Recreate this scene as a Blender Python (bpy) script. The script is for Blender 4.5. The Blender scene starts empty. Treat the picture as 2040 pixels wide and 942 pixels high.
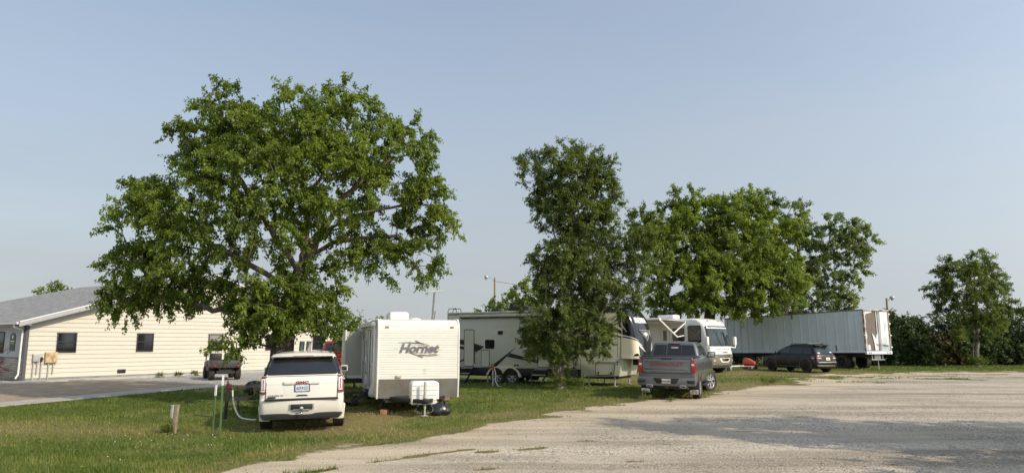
import bpy, bmesh, math, random
import numpy as np
from mathutils import Vector, Matrix
rnd = random.Random(7)
R = math.radians
scene = bpy.context.scene
COL = scene.collection

# ------------------------------------------------------------------ materials
MATS = {}
def ntree(name):
    m = bpy.data.materials.new(name); m.use_nodes = True
    nt = m.node_tree; b = nt.nodes['Principled BSDF']
    return m, nt, b
def mat(name, col, rough=.5, metal=0, spec=.5, coat=0, var=.12, vs=3.0, bump=0, bs=40, dirt=0, dcol=(.16,.12,.08), trans=0):
    """painted or plain surface with soft tonal variation, a little grime and optional fine bump"""
    m, nt, b = ntree(name); N = nt.nodes; L = nt.links
    tc = N.new('ShaderNodeTexCoord')
    nz = N.new('ShaderNodeTexNoise'); nz.inputs['Scale'].default_value = vs; nz.inputs['Detail'].default_value = 5
    L.new(tc.outputs['Object'], nz.inputs['Vector'])
    mr = N.new('ShaderNodeMapRange'); mr.inputs['From Min'].default_value = .3; mr.inputs['From Max'].default_value = .7
    mr.inputs['To Min'].default_value = 1-var; mr.inputs['To Max'].default_value = 1+var*.5
    L.new(nz.outputs['Fac'], mr.inputs['Value'])
    mx = N.new('ShaderNodeMix'); mx.data_type = 'RGBA'; mx.blend_type = 'MULTIPLY'; mx.inputs['Factor'].default_value = 1
    mx.inputs['A'].default_value = (*col, 1); L.new(mr.outputs['Result'], mx.inputs['B'])
    out = mx.outputs['Result']
    if dirt:
        sx = N.new('ShaderNodeSeparateXYZ'); L.new(tc.outputs['Object'], sx.inputs['Vector'])
        h = N.new('ShaderNodeMapRange'); h.inputs['From Min'].default_value = .15; h.inputs['From Max'].default_value = 1.1
        h.inputs['To Min'].default_value = dirt; h.inputs['To Max'].default_value = dirt*.12
        L.new(sx.outputs['Z'], h.inputs['Value'])
        n2 = N.new('ShaderNodeTexNoise'); n2.inputs['Scale'].default_value = 6; n2.inputs['Detail'].default_value = 8
        L.new(tc.outputs['Object'], n2.inputs['Vector'])
        mu = N.new('ShaderNodeMath'); mu.operation = 'MULTIPLY'; L.new(h.outputs['Result'], mu.inputs[0]); L.new(n2.outputs['Fac'], mu.inputs[1])
        m2 = N.new('ShaderNodeMix'); m2.data_type = 'RGBA'; m2.inputs['B'].default_value = (*dcol, 1)
        L.new(mu.outputs[0], m2.inputs['Factor']); L.new(out, m2.inputs['A']); out = m2.outputs['Result']
    L.new(out, b.inputs['Base Color'])
    b.inputs['Roughness'].default_value = rough; b.inputs['Metallic'].default_value = metal
    b.inputs['Specular IOR Level'].default_value = spec
    b.inputs['Coat Weight'].default_value = coat; b.inputs['Coat Roughness'].default_value = .06
    if bump:
        nb = N.new('ShaderNodeTexNoise'); nb.inputs['Scale'].default_value = bs; nb.inputs['Detail'].default_value = 4
        L.new(tc.outputs['Object'], nb.inputs['Vector'])
        bp = N.new('ShaderNodeBump'); bp.inputs['Strength'].default_value = bump; bp.inputs['Distance'].default_value = .02
        L.new(nb.outputs['Fac'], bp.inputs['Height']); L.new(bp.outputs['Normal'], b.inputs['Normal'])
    MATS[name] = m
    return m
WHITE = mat('white_paint', (.70,.665,.58), .28, coat=.5, var=.04, dirt=.35)
GREYP = mat('grey_metal_paint', (.126,.132,.135), .32, metal=.45, coat=.7, var=.05, dirt=.35)
BLACKP = mat('black_paint', (.006,.006,.007), .28, spec=.35, coat=.25, var=.1, dirt=.12)
REDP = mat('red_paint', (.32,.012,.018), .25, coat=.6, var=.06)
DARKP = mat('dark_paint', (.03,.032,.036), .3, coat=.6, var=.1, dirt=.3)
GLASS = mat('tinted_glass', (.012,.014,.016), .05, spec=.6, var=.4, vs=2.2)
GLASSL = mat('clear_glass', (.03,.042,.04), .05, spec=.55, var=.7, vs=1.5)
BLACK = mat('black_plastic', (.013,.013,.014), .55, var=.3)
RUBBER = mat('tyre_rubber', (.018,.018,.018), .85, var=.3, vs=9, bump=.3, bs=60, dirt=.25)
CHROME = mat('bright_metal', (.62,.61,.6), .22, metal=1, var=.2, vs=9)
ALLOY = mat('alloy_wheel', (.5,.5,.5), .3, metal=.8, var=.15)
GREYMET = mat('grey_steel', (.25,.25,.25), .5, metal=.6, var=.3, dirt=.3)
BLACKMET = mat('black_steel', (.02,.02,.022), .5, var=.3)
REDLENS = mat('red_lens', (.30,.010,.014), .15, coat=.6, var=.2, vs=20)
DREDLENS = mat('dark_red_lens', (.16,.010,.014), .15, coat=.6, var=.2, vs=20)
CLEARLENS = mat('clear_lens', (.62,.58,.55), .15, coat=.6, var=.2, vs=30)
AMBER = mat('amber_lens', (.55,.15,.015), .25, coat=.5, var=.1)
PLATE = mat('plate_blue_white', (.52,.58,.66), .4, var=.25, vs=14)
PLATEY = mat('plate_cream', (.75,.62,.35), .4, var=.15, vs=14)
PLATEO = mat('plate_sunset', (.62,.55,.50), .4, var=.35, vs=10)
INKB = mat('dark_ink', (.02,.022,.035), .5, var=.1)
INKR = mat('red_letter_paint', (.24,.02,.024), .35, var=.1)
INKG = mat('dark_grey_decal', (.15,.145,.165), .4, var=.25, vs=6)
INKBK = mat('black_decal', (.016,.016,.017), .35, var=.2)
INKW = mat('white_decal', (.78,.77,.74), .4, var=.06)
INKY = mat('tan_decal', (.45,.38,.2), .5, var=.1)
ALUW = mat('white_aluminium', (.70,.67,.59), .42, var=.05, dirt=.28, dcol=(.30,.25,.17))
PLASTW = mat('white_plastic', (.74,.73,.68), .45, var=.05, dirt=.1)
CREAM = mat('cream_fibreglass', (.73,.66,.47), .3, coat=.3, var=.04, dirt=.12)
SIDEG = mat('pale_olive_laminate', (.52,.52,.405), .35, coat=.2, var=.03, dirt=.12)
OFFW = mat('off_white_fibreglass', (.75,.735,.67), .3, coat=.3, var=.04, dirt=.15)
TAUPE = mat('taupe_paint', (.20,.18,.135), .35, coat=.4, var=.06, dirt=.1)
CAPB = mat('black_gelcoat', (.010,.010,.012), .16, spec=.4, coat=.15, var=.2)
SILV = mat('silver_decal', (.42,.42,.41), .35, metal=.4, var=.1)
PLY = mat('grey_slide_wall', (.50,.50,.43), .5, var=.06)
TAN = mat('dusty_brown', (.25,.17,.1), .8, var=.3)
TRASH = mat('black_bag_plastic', (.012,.012,.013), .28, spec=.7, var=.3, bump=.6, bs=18)
BAGW = mat('white_bag_plastic', (.66,.68,.70), .4, var=.08, bump=.5, bs=22)
WOODP = mat('weathered_wood', (.27,.21,.14), .85, var=.35, vs=14, bump=.5, bs=50)
GREENM = mat('green_post_paint', (.10,.17,.055), .6, var=.25)
RUST = mat('rusty_steel', (.22,.075,.035), .8, var=.45, vs=12)
HOSE = mat('white_hose', (.68,.66,.58), .5, var=.08)
CONC = mat('concrete', (.43,.41,.365), .85, var=.18, vs=2.5, bump=.25, bs=70)
GALV = mat('galvanised_metal', (.42,.43,.42), .5, metal=.3, var=.2)
FASCIA = mat('grey_fascia', (.36,.36,.36), .5, var=.06)
FASCW = mat('white_trim', (.74,.73,.70), .45, var=.06)
STUCCO = mat('grey_stucco', (.42,.44,.44), .85, var=.08, bump=.3, bs=120)
ORED = mat('orange_red_paint', (.52,.085,.045), .4, coat=.3, var=.12)
UTVG = mat('dark_grey_plastic', (.034,.038,.038), .55, var=.3, dirt=.5)
SIGNG = mat('dark_green_sign', (.06,.075,.055), .5, var=.2)

def siding_mat():
    m, nt, b = ntree('cream_lap_siding'); N = nt.nodes; L = nt.links
    tc = N.new('ShaderNodeTexCoord')
    mp = N.new('ShaderNodeMapping'); mp.inputs['Scale'].default_value = (.6, 1, 14); L.new(tc.outputs['Object'], mp.inputs['Vector'])
    nz = N.new('ShaderNodeTexNoise'); nz.inputs['Scale'].default_value = 2; nz.inputs['Detail'].default_value = 6; L.new(mp.outputs[0], nz.inputs['Vector'])
    cr = N.new('ShaderNodeValToRGB'); cr.color_ramp.elements[0].color = (.51,.475,.395,1); cr.color_ramp.elements[0].position = .3
    cr.color_ramp.elements[1].color = (.575,.54,.455,1); cr.color_ramp.elements[1].position = .7
    L.new(nz.outputs['Fac'], cr.inputs['Fac']); L.new(cr.outputs['Color'], b.inputs['Base Color'])
    b.inputs['Roughness'].default_value = .7
    return m
def shingle_mat():
    m, nt, b = ntree('grey_shingles'); N = nt.nodes; L = nt.links
    uv = N.new('ShaderNodeUVMap')
    br = N.new('ShaderNodeTexBrick'); br.inputs['Scale'].default_value = 1
    br.inputs['Brick Width'].default_value = .34; br.inputs['Row Height'].default_value = .145; br.inputs['Mortar Size'].default_value = .012
    br.inputs['Color1'].default_value = (.21,.20,.19,1); br.inputs['Color2'].default_value = (.33,.32,.305,1); br.inputs['Mortar'].default_value = (.10,.10,.10,1)
    br.offset = .37
    L.new(uv.outputs['UV'], br.inputs['Vector'])
    nz = N.new('ShaderNodeTexNoise'); nz.inputs['Scale'].default_value = 2.3; nz.inputs['Detail'].default_value = 8; L.new(uv.outputs['UV'], nz.inputs['Vector'])
    mr = N.new('ShaderNodeMapRange'); mr.inputs['To Min'].default_value = .65; mr.inputs['To Max'].default_value = 1.35; L.new(nz.outputs['Fac'], mr.inputs['Value'])
    mx = N.new('ShaderNodeMix'); mx.data_type = 'RGBA'; mx.blend_type = 'MULTIPLY'; mx.inputs['Factor'].default_value = 1
    L.new(br.outputs['Color'], mx.inputs['A']); L.new(mr.outputs['Result'], mx.inputs['B']); L.new(mx.outputs['Result'], b.inputs['Base Color'])
    bp = N.new('ShaderNodeBump'); bp.inputs['Strength'].default_value = .6; bp.inputs['Distance'].default_value = .02
    L.new(br.outputs['Fac'], bp.inputs['Height']); bp.invert = True; L.new(bp.outputs['Normal'], b.inputs['Normal'])
    b.inputs['Roughness'].default_value = .9
    return m
def stone_mat():
    m, nt, b = ntree('stacked_stone'); N = nt.nodes; L = nt.links
    tc = N.new('ShaderNodeTexCoord'); mp = N.new('ShaderNodeMapping'); mp.inputs['Rotation'].default_value = (R(90), 0, R(90))
    L.new(tc.outputs['Object'], mp.inputs['Vector'])
    br = N.new('ShaderNodeTexBrick'); br.inputs['Scale'].default_value = 1; br.inputs['Brick Width'].default_value = .55; br.inputs['Row Height'].default_value = .10
    br.inputs['Mortar Size'].default_value = .008; br.inputs['Color1'].default_value = (.20,.19,.165,1); br.inputs['Color2'].default_value = (.30,.285,.25,1); br.inputs['Mortar'].default_value = (.08,.08,.07,1)
    cx = N.new('ShaderNodeSeparateXYZ'); L.new(tc.outputs['Object'], cx.inputs['Vector'])
    cb = N.new('ShaderNodeCombineXYZ'); L.new(cx.outputs['Y'], cb.inputs['X']); L.new(cx.outputs['Z'], cb.inputs['Y'])
    L.new(cb.outputs[0], br.inputs['Vector']); L.new(br.outputs['Color'], b.inputs['Base Color'])
    bp = N.new('ShaderNodeBump'); bp.invert = True; bp.inputs['Strength'].default_value = .8; bp.inputs['Distance'].default_value = .03
    L.new(br.outputs['Fac'], bp.inputs['Height']); L.new(bp.outputs['Normal'], b.inputs['Normal']); b.inputs['Roughness'].default_value = .9
    return m
def two_tone(name, c1, c2, scale, lo, hi, rough=.6, metal=0, stretch=(1,1,1), detail=8):
    """noise mix of two colours (rust, peeling paint, bark, stained metal)"""
    m, nt, b = ntree(name); N = nt.nodes; L = nt.links
    tc = N.new('ShaderNodeTexCoord'); mp = N.new('ShaderNodeMapping'); mp.inputs['Scale'].default_value = stretch; L.new(tc.outputs['Object'], mp.inputs['Vector'])
    nz = N.new('ShaderNodeTexNoise'); nz.inputs['Scale'].default_value = scale; nz.inputs['Detail'].default_value = detail; nz.inputs['Roughness'].default_value = .65
    L.new(mp.outputs[0], nz.inputs['Vector'])
    cr = N.new('ShaderNodeValToRGB'); cr.color_ramp.elements[0].position = lo; cr.color_ramp.elements[1].position = hi
    cr.color_ramp.elements[0].color = (*c1, 1); cr.color_ramp.elements[1].color = (*c2, 1)
    L.new(nz.outputs['Fac'], cr.inputs['Fac']); L.new(cr.outputs['Color'], b.inputs['Base Color'])
    bp = N.new('ShaderNodeBump'); bp.inputs['Strength'].default_value = .35; bp.inputs['Distance'].default_value = .02
    L.new(nz.outputs['Fac'], bp.inputs['Height']); L.new(bp.outputs['Normal'], b.inputs['Normal'])
    b.inputs['Roughness'].default_value = rough; b.inputs['Metallic'].default_value = metal
    return m
SIDING = siding_mat(); SHINGLE = shingle_mat(); STONE = stone_mat()
BARK = two_tone('grey_bark', (.05,.038,.028), (.17,.135,.10), 3.5, .35, .68, .9, stretch=(4,4,1))
BARKL = two_tone('pale_bark', (.13,.105,.08), (.33,.28,.22), 3.5, .35, .68, .9, stretch=(4,4,1))
TRAILW = two_tone('faded_trailer_paint', (.60,.65,.67), (.74,.77,.78), 1.1, .35, .65, .5, stretch=(1,1,.35))
DOORW = two_tone('peeling_door_paint', (.36,.42,.45), (.66,.67,.65), 2.2, .38, .55, .6, stretch=(1,1,.5))
BAREPLY = two_tone('bare_plywood', (.085,.072,.058), (.20,.165,.13), 2.6, .3, .7, .9, stretch=(3,1,.5))
RUSTMIX = two_tone('rust_and_old_paint', (.50,.49,.45), (.17,.06,.03), 3.2, .42, .58, .8)
RUSTBOX = two_tone('rusty_tan_panel', (.50,.40,.25), (.33,.175,.075), 4.5, .45, .66, .7)
DIAMOND = two_tone('stained_diamond_plate', (.27,.26,.24), (.20,.15,.085), 1.6, .42, .75, .45, metal=.55)
UTILG = mat('utility_grey', (.36,.37,.34), .55, var=.1)

def leaf_mat(name, dark, mid, light, trans=.32, rough=.5):
    m, nt, b = ntree(name); N = nt.nodes; L = nt.links
    at = N.new('ShaderNodeAttribute'); at.attribute_name = 'tint'
    cr = N.new('ShaderNodeValToRGB'); e = cr.color_ramp.elements
    e[0].color = (*dark,1); e[1].color = (*light,1); x = e.new(.5); x.color = (*mid,1)
    L.new(at.outputs['Fac'], cr.inputs['Fac']); L.new(cr.outputs['Color'], b.inputs['Base Color'])
    b.inputs['Roughness'].default_value = rough; b.inputs['Specular IOR Level'].default_value = .35
    tr = N.new('ShaderNodeBsdfTranslucent')
    mx = N.new('ShaderNodeMix'); mx.data_type = 'RGBA'; mx.blend_type = 'MULTIPLY'; mx.inputs['Factor'].default_value = 1
    L.new(cr.outputs['Color'], mx.inputs['A']); mx.inputs['B'].default_value = (1.5,1.6,.6,1); L.new(mx.outputs['Result'], tr.inputs['Color'])
    ms = N.new('ShaderNodeMixShader'); ms.inputs['Fac'].default_value = trans
    L.new(b.outputs[0], ms.inputs[1]); L.new(tr.outputs[0], ms.inputs[2])
    L.new(ms.outputs[0], N['Material Output'].inputs['Surface'])
    return m
LEAF_BIG = leaf_mat('boxelder_leaf', (.060,.090,.014), (.130,.178,.026), (.22,.27,.04), .46)
LEAF_ASH = leaf_mat('ash_leaf', (.050,.072,.016), (.100,.136,.028), (.18,.22,.052), .42)
LEAF_MAPLE = leaf_mat('maple_leaf', (.074,.108,.02), (.155,.205,.033), (.25,.30,.055), .46)
LEAF_COTTON = leaf_mat('cottonwood_leaf', (.075,.105,.032), (.14,.185,.058), (.25,.29,.12), .42)
LEAF_HEDGE = leaf_mat('hedge_leaf', (.028,.046,.017), (.052,.080,.026), (.10,.135,.042), .34)
LEAF_RED = leaf_mat('rust_leaf', (.034,.038,.014), (.062,.058,.022), (.10,.082,.03), .25)
LEAF_MAROON = leaf_mat('maroon_leaf', (.05,.012,.016), (.09,.02,.025), (.15,.04,.04), .2)
GRASS = leaf_mat('grass_blade', (.062,.095,.016), (.125,.172,.028), (.33,.265,.095), .30, .6)
WEED = leaf_mat('weed_leaf', (.06,.09,.02), (.12,.17,.032), (.24,.25,.09), .3, .6)

# ------------------------------------------------------------------ mesh helper
def frame(axis):
    a = Vector(axis).normalized()
    t = Vector((0,0,1)) if abs(a.z) < .9 else Vector((1,0,0))
    u = a.cross(t).normalized(); return u, a.cross(u).normalized()
class MB:
    def __init__(s): s.v = []; s.f = []; s.m = []
    def add(s, vs, fs, m=0, M=None):
        o = len(s.v)
        s.v += [tuple(M @ Vector(p)) for p in vs] if M is not None else [tuple(p) for p in vs]
        s.f += [[i+o for i in f] for f in fs]; s.m += [m]*len(fs); return s
    def box(s, c, d, m=0, M=None, rot=None):
        x,y,z = d[0]/2, d[1]/2, d[2]/2
        vs = [Vector(p) for p in ((-x,-y,-z),(x,-y,-z),(x,y,-z),(-x,y,-z),(-x,-y,z),(x,-y,z),(x,y,z),(-x,y,z))]
        if rot is not None: vs = [rot @ p for p in vs]
        vs = [p+Vector(c) for p in vs]
        return s.add(vs, [(0,3,2,1),(4,5,6,7),(0,1,5,4),(1,2,6,5),(2,3,7,6),(3,0,4,7)], m, M)
    def prism(s, poly, ax, a, b, m=0, M=None):
        def P(p, t):
            return (t,p[0],p[1]) if ax=='x' else ((p[0],t,p[1]) if ax=='y' else (p[0],p[1],t))
        n = len(poly)
        return s.add([P(p,a) for p in poly]+[P(p,b) for p in poly],
            [list(range(n)), list(range(2*n-1,n-1,-1))]+[(i,(i+1)%n,n+(i+1)%n,n+i) for i in range(n)], m, M)
    def tube(s, pts, r, n=8, m=0, M=None):
        pts = [Vector(p) for p in pts]; k = len(pts)
        rs = list(r) if hasattr(r,'__len__') else [r]*k
        vs = []; fs = []; u = None
        for i,p in enumerate(pts):
            d = (pts[min(i+1,k-1)]-pts[max(i-1,0)]).normalized()
            if u is None: u,_ = frame(d)
            u = (u-d*u.dot(d)).normalized(); w = d.cross(u)
            for j in range(n):
                a = 2*math.pi*j/n; vs.append(p+(u*math.cos(a)+w*math.sin(a))*rs[i])
        for i in range(k-1):
            for j in range(n):
                fs.append((i*n+j, i*n+(j+1)%n, (i+1)*n+(j+1)%n, (i+1)*n+j))
        fs += [list(range(n-1,-1,-1)), list(range((k-1)*n,k*n))]
        return s.add(vs, fs, m, M)
    def lathe(s, prof, ax='x', n=28, c=(0,0,0), m=0, closed=True, M=None):
        vs = []; fs = []; k = len(prof)
        for a,r in prof:
            for j in range(n):
                t = 2*math.pi*j/n; p = (a, r*math.cos(t), r*math.sin(t))
                if ax=='y': p = (p[1],p[0],p[2])
                if ax=='z': p = (p[1],p[2],p[0])
                vs.append((p[0]+c[0],p[1]+c[1],p[2]+c[2]))
        for i in range(k if closed else k-1):
            i2 = (i+1)%k
            for j in range(n): fs.append((i*n+j, i*n+(j+1)%n, i2*n+(j+1)%n, i2*n+j))
        if not closed: fs += [list(range(n-1,-1,-1)), list(range((k-1)*n,k*n))]
        return s.add(vs, fs, m, M)
    def build(s, name, mats, parent=None, bevel=0, ang=35, seg=2, loc=None, weld=False, recalc=True):
        me = bpy.data.meshes.new(name); me.from_pydata(s.v, [], s.f)
        for i,mi in enumerate(s.m): me.polygons[i].material_index = mi
        bm = bmesh.new(); bm.from_mesh(me)
        if weld: bmesh.ops.remove_doubles(bm, verts=bm.verts, dist=1e-5)
        if recalc: bmesh.ops.recalc_face_normals(bm, faces=bm.faces)
        if bevel:
            es = [e for e in bm.edges if len(e.link_faces)==2 and e.calc_face_angle(0) > R(30)]
            bmesh.ops.bevel(bm, geom=es, offset=bevel, segments=seg, profile=.5, affect='EDGES', clamp_overlap=True)
        bm.to_mesh(me); bm.free()
        for m in (mats if isinstance(mats,(list,tuple)) else [mats]): me.materials.append(m)
        me.shade_smooth(); me.set_sharp_from_angle(angle=R(ang))
        return link(name, me, parent, loc)
def link(name, me, parent=None, loc=None):
    o = bpy.data.objects.new(name, me); COL.objects.link(o)
    if parent is not None: o.parent = parent
    if loc is not None: o.location = loc
    return o
def tag(o, label=None, cat=None, group=None, kind=None):
    if label: o['label'] = label
    if cat: o['category'] = cat
    if group: o['group'] = group
    if kind: o['kind'] = kind
    return o
def thing(name, label, cat, loc=(0,0,0), az=0, group=None, tilt=(0,0)):
    o = bpy.data.objects.new(name, None); COL.objects.link(o)
    o.empty_display_size = .2; o.location = loc; o.rotation_euler = (R(tilt[0]), R(tilt[1]), -R(az))
    return tag(o, label, cat, group)
def text(s, size, name, m, parent, loc, rot=(R(90),0,0), ext=.004, shear=0, off=0, sx=1, align='CENTER', spacing=1):
    cu = bpy.data.curves.new('t', 'FONT'); cu.body = s; cu.size = size; cu.extrude = ext; cu.shear = shear; cu.offset = off
    cu.align_x = align; cu.align_y = 'CENTER'; cu.space_character = spacing; cu.resolution_u = 3
    o = bpy.data.objects.new('t', cu); COL.objects.link(o)
    bpy.context.view_layer.update()
    dg = bpy.context.evaluated_depsgraph_get()
    me = bpy.data.meshes.new_from_object(o.evaluated_get(dg))
    bpy.data.objects.remove(o); bpy.data.curves.remove(cu)
    from mathutils import Euler
    me.transform(Matrix.Translation(loc) @ Euler(rot).to_matrix().to_4x4() @ Matrix.Diagonal((sx,1,1,1)))
    me.materials.clear(); me.materials.append(m); me.name = name
    return link(name, me, parent)
def fastmesh(name, V, F, mats, parent=None, tint=None, smooth=False):
    """V (n,3) array, F (m,k) array of equal sized faces"""
    me = bpy.data.meshes.new(name); nf, k = F.shape
    me.vertices.add(len(V)); me.vertices.foreach_set('co', np.ascontiguousarray(V, dtype=np.float32).ravel())
    me.loops.add(nf*k); me.loops.foreach_set('vertex_index', np.ascontiguousarray(F, dtype=np.int32).ravel())
    me.polygons.add(nf); me.polygons.foreach_set('loop_start', np.arange(0, nf*k, k, dtype=np.int32))
    me.update(calc_edges=True); me.validate()
    if tint is not None:
        for nm, arr in (tint.items() if isinstance(tint, dict) else [('tint', tint)]):
            a = me.attributes.new(nm, 'FLOAT', 'POINT'); a.data.foreach_set('value', np.ascontiguousarray(arr, dtype=np.float32))
    for m in (mats if isinstance(mats,(list,tuple)) else [mats]): me.materials.append(m)
    if smooth: me.shade_smooth()
    return link(name, me, parent)
# value noise on numpy arrays
def _h(ix, iy, s):
    n = (ix*374761393 + iy*668265263 + s*1442695041) & 0xFFFFFFFF
    n = ((n ^ (n >> 13))*1274126177) & 0xFFFFFFFF
    return ((n ^ (n >> 16)) & 0xFFFF)/65535.0
def vnoise(x, y, s=0):
    ix = np.floor(x).astype(np.int64); iy = np.floor(y).astype(np.int64); fx = x-ix; fy = y-iy
    fx = fx*fx*(3-2*fx); fy = fy*fy*(3-2*fy)
    return (_h(ix,iy,s)*(1-fx)+_h(ix+1,iy,s)*fx)*(1-fy)+(_h(ix,iy+1,s)*(1-fx)+_h(ix+1,iy+1,s)*fx)*fy
def fbm(x, y, sc, oct=4, s=0):
    t = 0; a = .5; n = 0
    for k in range(oct):
        t = t+a*vnoise(x*sc+k*17.3, y*sc+k*9.1, s+k); n += a; a *= .5; sc *= 2.1
    return t/n
def sstep(a, b, x):
    t = np.clip((x-a)/(b-a), 0, 1); return t*t*(3-2*t)
def hz(x, y):
    """height of the ground"""
    x = np.asarray(x, float); y = np.asarray(y, float)
    base = -.08+.10*sstep(16, 34, y)+.10*sstep(34, 52, y)
    dip = -.10*np.exp(-((x+7.2)**2/18+(y-18.0)**2/34))
    return base+dip
def H(x, y): return float(hz(x, y))

# ------------------------------------------------------------------ camera, light, sky
cam = bpy.data.cameras.new('camera'); co = bpy.data.objects.new('camera', cam); COL.objects.link(co); scene.camera = co
co.location = (0,0,2.0); co.rotation_euler = (R(90+8.4),0,0)
cam.sensor_width = 36; cam.lens = 36*1414/2040; cam.clip_end = 6000
SUN_EL, SUN_AZ = 34, 124          # azimuth clockwise from +Y
sd = Vector((math.sin(R(SUN_AZ))*math.cos(R(SUN_EL)), math.cos(R(SUN_AZ))*math.cos(R(SUN_EL)), math.sin(R(SUN_EL))))
su = bpy.data.lights.new('sun', 'SUN'); su.energy = 4.1; su.angle = R(.6); su.color = (1,.88,.70)
so = bpy.data.objects.new('sun', su); COL.objects.link(so); so.rotation_euler = sd.to_track_quat('Z','Y').to_euler(); so.location = (40,-30,40)
w = bpy.data.worlds.new('World'); scene.world = w; w.use_nodes = True
nt = w.node_tree; bg = nt.nodes['Background']
sky = nt.nodes.new('ShaderNodeTexSky'); sky.sky_type = 'NISHITA'; sky.sun_disc = False
sky.sun_elevation = R(SUN_EL); sky.sun_rotation = R(SUN_AZ); sky.air_density = 1.2; sky.dust_density = 1.2; sky.ozone_density = 1.6; sky.altitude = 300
hs = nt.nodes.new('ShaderNodeHueSaturation'); hs.inputs['Saturation'].default_value = .95; hs.inputs['Value'].default_value = 1.8
nt.links.new(sky.outputs[0], hs.inputs['Color'])
geo = nt.nodes.new('ShaderNodeTexCoord'); sep = nt.nodes.new('ShaderNodeSeparateXYZ'); nt.links.new(geo.outputs['Generated'], sep.inputs[0])
mrz = nt.nodes.new('ShaderNodeMapRange'); mrz.interpolation_type = 'SMOOTHSTEP'; mrz.inputs['From Min'].default_value = -.05; mrz.inputs['From Max'].default_value = .60
mrz.inputs['To Min'].default_value = .95; mrz.inputs['To Max'].default_value = .32; nt.links.new(sep.outputs['Z'], mrz.inputs['Value'])
# summer haze: paler and brighter towards the sun
dot = nt.nodes.new('ShaderNodeVectorMath'); dot.operation = 'DOT_PRODUCT'; dot.inputs[1].default_value = tuple(sd); nt.links.new(geo.outputs['Generated'], dot.inputs[0])
h1 = nt.nodes.new('ShaderNodeMath'); h1.operation = 'MULTIPLY_ADD'; h1.inputs[1].default_value = .5; h1.inputs[2].default_value = .5; nt.links.new(dot.outputs['Value'], h1.inputs[0])
h2 = nt.nodes.new('ShaderNodeMath'); h2.operation = 'POWER'; h2.inputs[1].default_value = 4.2; nt.links.new(h1.outputs[0], h2.inputs[0])
h3 = nt.nodes.new('ShaderNodeMath'); h3.operation = 'MULTIPLY_ADD'; h3.inputs[1].default_value = 4.0; h3.inputs[2].default_value = .96; nt.links.new(h2.outputs[0], h3.inputs[0])
hc = nt.nodes.new('ShaderNodeMix'); hc.data_type = 'RGBA'; hc.blend_type = 'MULTIPLY'; hc.inputs['Factor'].default_value = 1; hc.clamp_result = False
hc.inputs['A'].default_value = (4.75,5.1,5.5,1); nt.links.new(h3.outputs[0], hc.inputs['B'])
sn = nt.nodes.new('ShaderNodeTexNoise'); sn.inputs['Scale'].default_value = 2.2; sn.inputs['Detail'].default_value = 5; sn.inputs['Roughness'].default_value = .55
smp = nt.nodes.new('ShaderNodeMapping'); smp.inputs['Scale'].default_value = (1,1,5); smp.inputs['Rotation'].default_value = (0,.25,0); nt.links.new(geo.outputs['Generated'], smp.inputs['Vector']); nt.links.new(smp.outputs[0], sn.inputs['Vector'])
sv = nt.nodes.new('ShaderNodeMath'); sv.operation = 'MULTIPLY_ADD'; sv.inputs[1].default_value = .30; sv.inputs[2].default_value = -.15; nt.links.new(sn.outputs['Fac'], sv.inputs[0])
sa = nt.nodes.new('ShaderNodeMath'); sa.operation = 'ADD'; sa.use_clamp = True; nt.links.new(mrz.outputs['Result'], sa.inputs[0]); nt.links.new(sv.outputs[0], sa.inputs[1])
hm = nt.nodes.new('ShaderNodeMix'); hm.data_type = 'RGBA'; nt.links.new(hc.outputs['Result'], hm.inputs['B'])
nt.links.new(sa.outputs[0], hm.inputs['Factor']); nt.links.new(hs.outputs[0], hm.inputs['A'])
nt.links.new(hm.outputs['Result'], bg.inputs['Color']); bg.inputs['Strength'].default_value = .10
scene.view_settings.view_transform = 'Standard'; scene.view_settings.look = 'None'; scene.view_settings.exposure = 0
# ------------------------------------------------------------------ ground
LOT = np.array([(-7.0,2),(-5.9,9),(-5.15,11.3),(-4.75,12.7),(-3.95,14.8),(-2.4,16.6),(-.9,18.0),(.7,20.3),(3.4,23.6),(5.9,25.6),(8.9,29.3),(13.6,35.0),(18.2,41.5),(26,45.5),(40,47.2),(110,52),(160,-40),(-7,-40)], float)
def psd(P, x, y):
    """signed distance to polygon, positive inside"""
    d = np.full(np.shape(x), 1e9); ins = np.zeros(np.shape(x), bool)
    for a, b in zip(P, np.roll(P, -1, 0)):
        ex, ey = b-a; wx, wy = x-a[0], y-a[1]
        t = np.clip((wx*ex+wy*ey)/(ex*ex+ey*ey), 0, 1)
        d = np.minimum(d, np.hypot(wx-ex*t, wy-ey*t))
        c = ((a[1] <= y) & (b[1] > y)) | ((b[1] <= y) & (a[1] > y))
        with np.errstate(divide='ignore', invalid='ignore'):
            ins ^= c & (wx < ex*wy/np.where(ey == 0, 1e-9, ey))
    return np.where(ins, d, -d)
# patches of grass growing in the lot: x, y, half length, half width, angle, strength
ISL = [(-1.9,13.4,2.0,.24,42,.72),(-3.2,12.0,1.6,.22,52,.7),(-.1,12.3,.8,.22,30,.75),(.1,14.3,1.0,.25,25,.8),(2.2,12.9,.42,.14,10,.8),(-.35,11.4,.7,.2,20,.7),(12.2,34.0,1.3,.5,40,1),
       (17.5,39.8,2.2,.35,20,.8),(20.6,41.2,1.6,.3,10,.75),(29,40,2.5,.25,5,.7),(34,39,3,.25,5,.7),(15.5,37.6,1.5,.3,15,.7),(24,43.5,3.5,.4,8,.6),(1.6,15.5,.5,.12,5,.55)]
def islands(x, y):
    g = np.zeros(np.shape(x))
    for cx, cy, a, b, an, s in ISL:
        c_, s_ = math.cos(R(an)), math.sin(R(an)); dx, dy = x-cx, y-cy
        u, v = (dx*c_+dy*s_)/a, (-dx*s_+dy*c_)/b
        g = np.maximum(g, s*np.exp(-(u*u+v*v)*1.1))
    return g
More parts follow.
